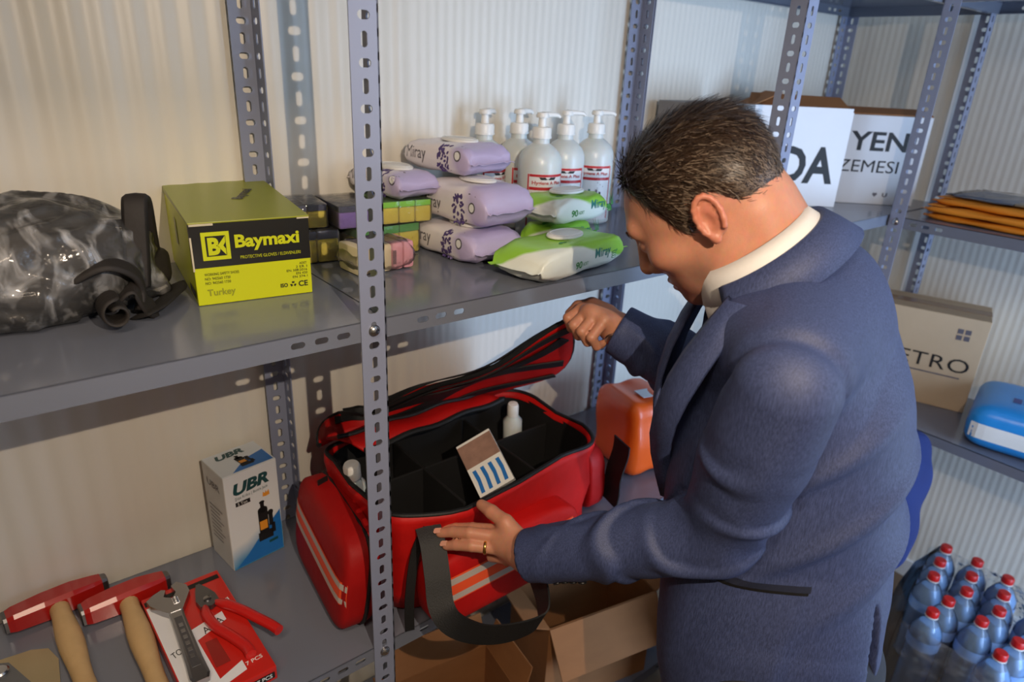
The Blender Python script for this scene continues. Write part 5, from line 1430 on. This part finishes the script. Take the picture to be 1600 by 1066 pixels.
blend((sm(-hl[:, 2], -0.005, 0.03) * sm(hl[:, 0], 0.05, 0.08) * sm(np.abs(hl[:, 1]), 0.02, 0.035) * isH) * 0.25, (214, 120, 96))
blend((np.exp(-((hl[:, 2] + 0.0715) / 0.007) ** 2) * sm(hl[:, 0], 0.082, 0.092) * isH) * 0.6, (176, 92, 84))
blend((sm(np.abs(hl[:, 1]), 0.076, 0.084) * (np.abs(hl[:, 2]) < .06) * isH) * 0.45, (206, 112, 92))
ca = person.data.color_attributes.new('tone', 'FLOAT_COLOR', 'POINT')
ca.data.foreach_set('color', np.concatenate([tone, np.ones((len(vv), 1))], 1).astype(np.float32).ravel())
body_bvh = BVHTree.FromPolygons([V(p) for p in vv.tolist()], F.tolist())

# hair: a thin dark cap and thousands of short strands over it
hx_ = np.array([-0.12, -0.085, -0.062, -0.045, -0.034, -0.012, 0.004, 0.012, 0.022, 0.030, 0.042, 0.060, 0.080, 0.11])
hz_ = np.array([-0.070, -0.066, -0.056, -0.030, 0.006, 0.024, 0.018, -0.016, -0.018, 0.012, 0.044, 0.064, 0.077, 0.082])
def hairmask(l):
    return l[:, 2] - np.interp(l[:, 0], hx_, hz_)
m_hair = M('dark_brown_hair', (38, 27, 20), rough=0.40, var=0.35, scale=60, rgb2=(70, 52, 38))
m_hair2 = M('greying_hair', (120, 104, 88), rough=0.45, var=0.3, scale=60)
def f_cap(P):
    l = ((P - HC) @ HR) / HS
    s = l.copy(); s[:, 1] = np.abs(s[:, 1])
    d = s_ell(s, (0.002, 0, 0.022), (0.091, 0.076, 0.070))
    d = smin(d, s_ell(s, (0.036, 0, -0.030), (0.060, 0.060, 0.078)), 0.03)
    d = smin(d, s_cap(P, h2w((-0.046, 0, 0.0)), NB + A32(0.002, -0.013, 0.0), 0.040, 0.050) / HS, 0.02)
    th = (0.0010 + 0.0035 * sm(hairmask(l), 0.0, 0.03) + 0.004 * np.clip((l[:, 2] - 0.02) / 0.06, 0, 1) * sm(hairmask(l), 0.0, 0.02))
    return smax(d - th, -hairmask(l) * 0.8, 0.006) * HS
hv, HF = surf(f_cap, HC - 0.17, HC + 0.17, 0.004)
hair = part('hair', np_mesh('hair', hv, HF, m_hair), None, person)
# strands
sel = np.where((hairmask(((hv - HC) @ HR) / HS) > 0.004))[0]
lc = ((hv[sel] - HC) @ HR) / HS
gr = np.stack([f_cap(hv[sel] + A32(*k) * 0.002) - f_cap(hv[sel] - A32(*k) * 0.002) for k in np.eye(3)], -1)
gr /= np.linalg.norm(gr, axis=1)[:, None] + 1e-9
def strands(n, keep, ln, mats, name, width=0.0009):
    ids = rng.choice(len(sel), n)
    pv = []; pf = []; pm = []
    for k in ids:
        l = lc[k]; nrm = V(gr[k].tolist()); p = V(hv[sel][k].tolist()) if False else V(hvs[k])
        top = min(1, max(0, (l[2] - 0.0) / 0.09))
        dl_ = V((-0.9, 0.35 * (1 if l[1] > 0 else -1) * (1 - top), -0.15 - 0.8 * (1 - top)))
        dl_ += V((rng.normal(0, .30), rng.normal(0, .34), rng.normal(0, .22)))
        dw = V((HR @ np.array(dl_[:], np.float32)).tolist())
        dw = (dw - nrm * dw.dot(nrm)).normalized()
        L = ln * (0.45 + 0.75 * top) * rng.uniform(.7, 1.25)
        sd = nrm.cross(dw).normalized() * width
        b0 = len(pv)
        lift = 0.42 * (0.5 + top * 0.5) * rng.uniform(0.3, 1.0)
        for q in range(4):
            s = q / 3
            c = p - nrm * 0.0008 + dw * (L * s) + nrm * (L * lift * (s - 0.62 * s * s))
            w = sd * (1 - 0.8 * s)
            pv += [c - w, c + w]
        for q in range(3):
            pf.append((b0 + 2 * q, b0 + 2 * q + 1, b0 + 2 * q + 3, b0 + 2 * q + 2))
            pm.append(1 if rng.random() < 0.10 + 0.5 * (1 - top) ** 2 * (l[0] < 0.05) else 0)
    mb = MB(); mb.v = [tuple(v) for v in pv]; mb.f = pf; mb.m = pm
    return mb
hvs = hv[sel].tolist()
mb = strands(12000, 1, 0.036, None, 'hair_strands')
hs = part('hair_strands', mb, [m_hair, m_hair2], hair, 'all'); tag(hs, kind='stuff')
# eyebrow and eyelid line
mb = MB()
for sgn in (-1, 1):
    for k in range(70):
        u = rng.random()
        l0 = np.array([0.098 - 0.020 * u, sgn * (0.012 + 0.034 * u), 0.017 + 0.008 * u - 0.008 * u * u + rng.normal(0, .0018)])
        w0 = V(h2w(l0 + np.array([0.004, 0, 0])).tolist())
        loc_, nn_, _i, _d = body_bvh.find_nearest(w0)
        dd = V((HR @ A32(-0.25, sgn * 0.8, 0.25)).tolist()).normalized()
        sdv = nn_.cross(dd).normalized() * 0.0006
        c = loc_ + nn_ * 0.0008
        e = c + dd * 0.009 + nn_ * 0.0006
        mb.add([c - sdv, c + sdv, e], [(0, 1, 2)])
tag(part('eyebrows', mb, m_hair, person), kind='stuff')

# jacket
m_suit, nt, b_ = new_mat('navy_suiting')
tc = nt.nodes.new('ShaderNodeTexCoord')
wv = nt.nodes.new('ShaderNodeTexNoise'); wv.inputs['Scale'].default_value = 1600; wv.inputs['Detail'].default_value = 2
nt.links.new(tc.outputs['Object'], wv.inputs['Vector'])
mp = nt.nodes.new('ShaderNodeMapping'); mp.inputs['Scale'].default_value = (1, 1, 0.12)
nt.links.new(tc.outputs['Object'], mp.inputs['Vector'])
w2 = nt.nodes.new('ShaderNodeTexNoise'); w2.inputs['Scale'].default_value = 700; w2.inputs['Detail'].default_value = 1
nt.links.new(mp.outputs['Vector'], w2.inputs['Vector'])
ad = nt.nodes.new('ShaderNodeMath'); ad.operation = 'ADD'
nt.links.new(wv.outputs['Fac'], ad.inputs[0]); nt.links.new(w2.outputs['Fac'], ad.inputs[1])
mr = nt.nodes.new('ShaderNodeMapRange'); mr.inputs['From Min'].default_value = 0.75; mr.inputs['From Max'].default_value = 1.3
nt.links.new(ad.outputs[0], mr.inputs['Value'])
mx = nt.nodes.new('ShaderNodeMix'); mx.data_type = 'RGBA'
mx.inputs[6].default_value = lin((46, 56, 90)); mx.inputs[7].default_value = lin((72, 84, 126))
nt.links.new(mr.outputs['Result'], mx.inputs[0]); nt.links.new(mx.outputs[2], b_.inputs['Base Color'])
b_.inputs['Roughness'].default_value = 0.62
bq = nt.nodes.new('ShaderNodeBump'); bq.inputs['Strength'].default_value = 0.08; bq.inputs['Distance'].default_value = 0.001
nt.links.new(ad.outputs[0], bq.inputs['Height']); nt.links.new(bq.outputs['Normal'], b_.inputs['Normal'])
def seg_frame(P, a, b):
    ab = b - a; L = float(np.sqrt(ab @ ab)); u = ab / L
    o = P - a
    t = (o @ u) / L
    r = o - np.clip(t, 0, 1)[:, None] * ab
    e1 = np.cross(u, A32(0, 0, 1)); e1 /= np.linalg.norm(e1); e2 = np.cross(u, e1)
    th = np.arctan2(r @ e2, r @ e1)
    return t, np.sqrt((r * r).sum(1)), th
def ridge(x):
    s = 0.5 + 0.5 * np.sin(2 * x + 0.6 * np.sin(2 * x))
    return 1.6 * s ** 2.2 - 0.5
def creases(t, th, ph, f):
    """crossing diagonal creases, uneven round the arm"""
    a = ridge(f * t + 1.0 * (th + ph) + 0.7 * np.sin(2 * th + 5 * t))
    b = ridge(0.75 * f * t - 1.0 * (th - ph) + 0.9 * np.sin(th + 7 * t) + 1.3)
    m = 0.5 + 0.5 * np.sin(th + 5.0 * t + ph)
    return np.maximum(a * m, b * (1 - m))
def f_sleeve(P, S, E, W, rr, ph):
    t, r, th = seg_frame(P, S, E); tc_ = np.clip(t, 0, 1)
    rad = np.interp(tc_, (0, .25, .6, 1), rr[:4])
    d1 = r - rad - 0.0075 * creases(tc_, th, ph, 6.5) * sm(tc_, .12, .5)
    t, r, th = seg_frame(P, E, W); tc_ = np.clip(t, 0, 1)
    rad = np.interp(tc_, (0, .3, .7, 1), rr[3:7])
    d2 = r - rad - 0.0095 * creases(tc_, th, ph + 1, 10.0) * (1 - sm(tc_, .70, .95))
    d = smin(d1, d2, 0.02)
    u = (W - E) / np.linalg.norm(W - E)
    return smax(d, ((P - (W + u * 0.004)) @ u), 0.004)
VT = A32(0.3983, -0.5062, 1.0060)
vn = (LB * 0.72 - BF * 0.69); vt = A32(-vn[1], vn[0], 0)
def f_jacket(P):
    d = f_spine(P)
    # shoulder yoke and the slope to the neck
    yk = s_cap(P, SL + A32(0, 0, 0.0) - 0.02 * LB, SR + 0.02 * LB, 0.052, 0.052)
    d = smin(d, yk, 0.05)
    d = smin(d, s_cap(P, NB + A32(0.030, -0.045, -0.01), SL - 0.03 * LB + A32(0.01, -0.01, .008), 0.046, 0.050), 0.04)
    d = smin(d, s_cap(P, NB + A32(0.030, -0.045, -0.01), SR + 0.03 * LB + A32(0.01, -0.01, .008), 0.046, 0.050), 0.04)
    d = smin(d, s_ell(P, NB + A32(0.030, -0.058, -0.095), (0.085, 0.085, 0.11)), 0.04)
    z = P[:, 2]
    lat = (P - SP[3][0]) @ LB; sag = (P - SP[3][0]) @ BF
    # drape of the back and side
    d = d - 0.0075 * ridge(z * 26 + sag * 20 + lat * 6) * sm(z, .96, 1.08) * (1 - sm(z, 1.2, 1.3)) * sm(-sag, -0.08, 0.04)
    d = d - 0.0045 * ridge(sag * 26 + z * 4) * (1 - sm(z, .8, 1.05))
    # open neck
    d = smax(d, -s_cap(P, NB + A32(-0.012, 0.016, -0.035), NB + A32(-0.07, 0.09, 0.12), 0.066, 0.085), 0.012)
    # open front: a narrow V down to the button
    fr = np.abs(lat) - np.interp(z, (1.02, 1.40), (0.0, 0.085))
    d = smax(d, -np.maximum(np.maximum(fr, 0.045 - sag), 1.05 - z), 0.008)
    # vent at the back of the left side
    q = (P - VT) @ vt; w_ = 0.002 + 0.115 * np.clip(VT[2] - z, 0, .4)
    gr_ = np.maximum(np.abs(q) - w_, np.maximum(-((P - SP[4][0]) @ vn), z - VT[2]))
    d = smax(d, -np.maximum(gr_, -(d + 0.020)), 0.003)
    # hem
    d = smax(d, 0.755 - z, 0.004)
    # sleeves, set into the armhole with a seam
    sl = f_sleeve(P, SL + A32(0.0, 0.0, -0.008), EL, WL, (0.058, 0.062, 0.059, 0.053, 0.050, 0.045, 0.041), 0.4)
    sr = f_sleeve(P, SR + A32(0.0, 0.0, -0.008), ER, WR, (0.058, 0.060, 0.058, 0.056, 0.054, 0.051, 0.046), 2.0)
    sv = np.minimum(sl, sr)
    return smin(d, sv, 0.006) + 0.0055 * np.exp(-((sv - d) / 0.0045) ** 2)
jv, JF = surf(f_jacket, (0.0, -0.70, 0.74), (0.72, 0.06, 1.52), 0.0048)
jacket = part('jacket', np_mesh('jacket', jv, JF, m_suit), None, person)
jacket['label'] = 'navy suit jacket'
j_bvh = BVHTree.FromPolygons([V(p) for p in jv.tolist()], JF.tolist())
m_suitd = M('navy_trim', (28, 34, 54), rough=0.6, var=0.15, scale=300)
nbk = V((-BF).tolist()); LBv = V(LB.tolist())
pc = V((0.2900, -0.4413, 1.0120))
m_ = 18
strip = lambda f0, f1: ([(i / m_, f0(i / m_) if k == 0 else f1(i / m_)) for k in range(2) for i in range(m_ + 1)], [(i, i + 1, m_ + 2 + i, m_ + 1 + i) for i in range(m_)], 0)
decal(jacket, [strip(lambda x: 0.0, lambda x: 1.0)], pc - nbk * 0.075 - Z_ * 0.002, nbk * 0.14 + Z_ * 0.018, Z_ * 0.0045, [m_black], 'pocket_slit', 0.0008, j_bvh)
decal(jacket, [strip(lambda x: 0.0, lambda x: 1.0)], pc - nbk * 0.077 + Z_ * 0.0025, nbk * 0.144 + Z_ * 0.018, Z_ * 0.009, [m_suitd], 'pocket_welt', 0.0018, j_bvh)
# sleeve buttons
fu = V((WL - EL).tolist()).normalized()
for k in range(4):
    c = V(WL.tolist()) - fu * (0.022 + 0.014 * k) + V((0.0, -0.06, -0.045))
    h_ = j_bvh.ray_cast(c, (V(WL.tolist()) - fu * (0.022 + 0.014 * k) - c).normalized())
    if h_[0] is not None:
        o = part('sleeve_button', MB().lathe([(0, 0), (0.0062, 0), (0.0065, 0.0015), (0.0055, 0.0028), (0.004, 0.0022), (0, 0.0022)], 14, cap0=False, cap1=False), m_black, jacket, True)
        o.location = h_[0]; o.rotation_euler = h_[1].to_track_quat('Z', 'Y').to_euler()
# shirt: collar band, front and cuffs
m_shirt = M('white_cotton', (236, 234, 230), rough=0.75, var=0.03, scale=200, bump=0.1, bscale=600)
ax_ = V((-0.40, 0.50, 0.77)).normalized(); c0 = V((0.338, -0.334, 1.430))
e_ = V(BF.tolist()); e_ = (e_ - ax_ * e_.dot(ax_)).normalized(); l_ = V(LB.tolist()); l_ = (l_ - ax_ * l_.dot(ax_) - e_ * l_.dot(e_)).normalized()
def band(rows, a0, a1, n, th):
    """rows = (height along the neck axis, side radius, front radius)"""
    g = []
    for hgt, rs, rf in rows:
        r = []
        for i in range(n + 1):
            a = a0 + (a1 - a0) * i / n
            k = 0.5 - 0.5 * cos(a)           # 0 at front, 1 at back
            hh = hgt(a) if callable(hgt) else hgt
            r.append(c0 + ax_ * hh + e_ * (rf * cos(a)) + l_ * (rs * sin(a)))
        g.append(r)
    return sheet(g, th)
sc_ = part('shirt_collar', band([(0.012, .064, .070), (0.018, .067, .073), (0.004, .073, .079), (-0.022, .083, .090)], radians(14), radians(346), 44, 0.003), m_shirt, person, 'all')
part('collar_point', band([(-0.020, .082, .088), (lambda a: -0.036 - 0.012 * cos(a * 2), .088, .096)], radians(14), radians(60), 10, 0.003), m_shirt, sc_, 'all')
gsh = [[V((SP[2][0] + LB * (0.10 * (i / 8 - .5) * (1.6 - j * .12)) + BF * (0.135 - 0.05 * ((i / 8 - .5) * 2) ** 2 - 0.055 * max(0, (3 - j)) / 3 * 1.2) + A32(0, 0, 0.150 - 0.040 * j)).tolist()) for i in range(9)] for j in range(8)]
part('shirt_front', sheet(gsh, 0.003), m_shirt, person, 'all')
# jacket collar rolled round the neck and running into the lapels
jc = band([(-0.002, .078, .083), (0.000, .082, .088), (-0.018, .091, .098), (-0.044, .103, .110)], radians(52), radians(308), 40, 0.005)
part('jacket_collar', jc, m_suit, jacket, 'all')
for s in (1, -1):
    rows = []
    for k in range(9):
        t_ = k / 8
        top = c0 + ax_ * (-0.012) + e_ * (0.090 * cos(radians(58))) + l_ * (s * 0.090 * sin(radians(58)))
        bot = V((SP[3][0] + BF * 0.158 + A32(0, 0, 0.02)).tolist())
        p = top.lerp(bot, t_) + V(BF.tolist()) * (0.045 * sin(pi * t_))
        wd = 0.020 + 0.055 * sin(pi * min(1, t_ * 1.15 + .08))
        rows.append([p, p + V(LB.tolist()) * (s * wd * .5) + V(BF.tolist()) * 0.004, p + V(LB.tolist()) * (s * wd) - V(BF.tolist()) * 0.022])
    part('lapel', sheet(rows, 0.005), m_suit, jacket, 'all')
for W_, E_ in ((WL, EL), (WR, ER)):
    u = V((W_ - E_).tolist()).normalized()
    part('shirt_cuff', MB().tube([V(W_.tolist()) - u * 0.02, V(W_.tolist()) + u * 0.002], 0.036, 20), m_shirt, person, True)
# trousers and shoes
m_trs = M('dark_trousers', (30, 33, 46), rough=0.75, var=0.15, scale=200)
hipc = A32(SP[5][0][0], SP[5][0][1], 0.84)
def f_trs(P):
    d = s_ell(P, hipc, (0.15, 0.15, 0.12))
    for s in (1, -1):
        hp = hipc + LB * (s * 0.085) + A32(0, 0, -.03); kn = hipc + LB * (s * 0.10) + BF * 0.02 + A32(0, 0, -0.36); an = hipc + LB * (s * 0.11) - BF * 0.01 + A32(0, 0, -0.745)
        lg = smin(s_cap(P, hp, kn, 0.094, 0.074), s_cap(P, kn, an, 0.074, 0.062), 0.03)
        d = smin(d, lg, 0.02)
    d = d + 0.003 * np.sin(P[:, 2] * 40 + P[:, 0] * 30)
    return smax(d, 0.035 - P[:, 2], 0.004)
tv, TF = surf(f_trs, (0.08, -0.74, 0.02), (0.70, -0.16, 1.0), 0.011)
part('trousers', np_mesh('trousers', tv, TF, m_trs), None, person)
for s in (1, -1):
    an = V((hipc + LB * (s * 0.11) - BF * 0.03).tolist())
    fw = V(BF.tolist()); sd = V(LB.tolist())
    rs = []
    for k, (x, wd, ht) in enumerate(((-.055, .022, .05), (-.045, .034, .075), (0.0, .040, .085), (.07, .042, .075), (.13, .047, .050), (.18, .040, .038), (.205, .018, .022))):
        o = V((an.x, an.y, 0)) + fw * x
        rs.append([o + sd * (wd * cos(a) * (1.0 if sin(a) > 0 else 1.05)) + V((0, 0, max(0.001, 0.02 + (ht - .02) * sin(a) if sin(a) > 0 else 0.02 + 0.022 * sin(a)))) for a in [2 * pi * i / 16 for i in range(16)]])
    part('shoe', MB().rings(rs), M('black_leather', (18, 17, 17), rough=0.3), person, True)
# ring and watch
m_gold = M('gold', (226, 176, 96), rough=0.2, metal=1.0)
def hoop(name, a, b, t_, R_, r_, mat, par, flat=1.0):
    a, b = V(a.tolist()), V(b.tolist()); c = a.lerp(b, t_); u = (b - a).normalized()
    e1 = u.orthogonal().normalized(); e2 = u.cross(e1)
    mb = MB()
    rs = []
    for i in range(29):
        an = 2 * pi * i / 28
        rd = e1 * cos(an) + e2 * sin(an)
        rs.append([c + rd * (R_ + r_ * cos(q)) + u * (r_ * flat * sin(q)) for q in [2 * pi * j / 8 for j in range(8)]])
    mb.rings(rs, cap0=False, cap1=False)
    return part(name, mb, mat, par, True)
hoop('wedding_ring', HLc[2][0], HLc[2][1], 0.55, 0.0108, 0.0011, m_gold, person, 2.2)
wt = hoop('watch_strap', WR, 0.5 * (HRc[1][0] + HRc[2][0]), 0.10, 0.0285, 0.0022, m_chrome, person, 4.0)
wu = V((0.5 * (HRc[1][0] + HRc[2][0]) - WR).tolist()).normalized()
cd = V(cam.location) if False else V((-0.4241, -0.7849, 1.6303))
wc = V(WR.tolist()) + V((0.5 * (HRc[1][0] + HRc[2][0]) - WR).tolist()) * 0.10
vd = (cd - wc); vd = (vd - wu * vd.dot(wu)).normalized(); vd = (vd + wu.cross(vd) * -0.9).normalized()
o = part('watch_case', MB().lathe([(0, 0), (0.016, 0), (0.017, 0.002), (0.016, 0.006), (0.013, 0.0072), (0, 0.0074)], 24, cap0=False, cap1=False), m_chrome, wt, True)
o.location = wc + vd * 0.027; o.rotation_euler = vd.to_track_quat('Z', 'Y').to_euler()
# finger nails
for a, b, c, e, r in (HLc[1], HLc[2]):
    u = V((e - c).tolist()).normalized(); tocam = (cd - V(e.tolist())); nn_ = (tocam - u * tocam.dot(u)).normalized()
    nn_ = (nn_ * 0.6 + Z_ * 0.8); nn_ = (nn_ - u * nn_.dot(u)).normalized()
    p = V(e.tolist()) + nn_ * (r * .70) + u * 0.002
    sdv = u.cross(nn_)
    part('fingernail', MB().prism([(-.0045, -.006), (.0045, -.006), (.0048, .004), (.003, .0065), (-.003, .0065), (-.0048, .004)], 0, 0.0012, fr=(p, sdv, u, nn_)), M('nail', (226, 170, 146), rough=0.25), person)
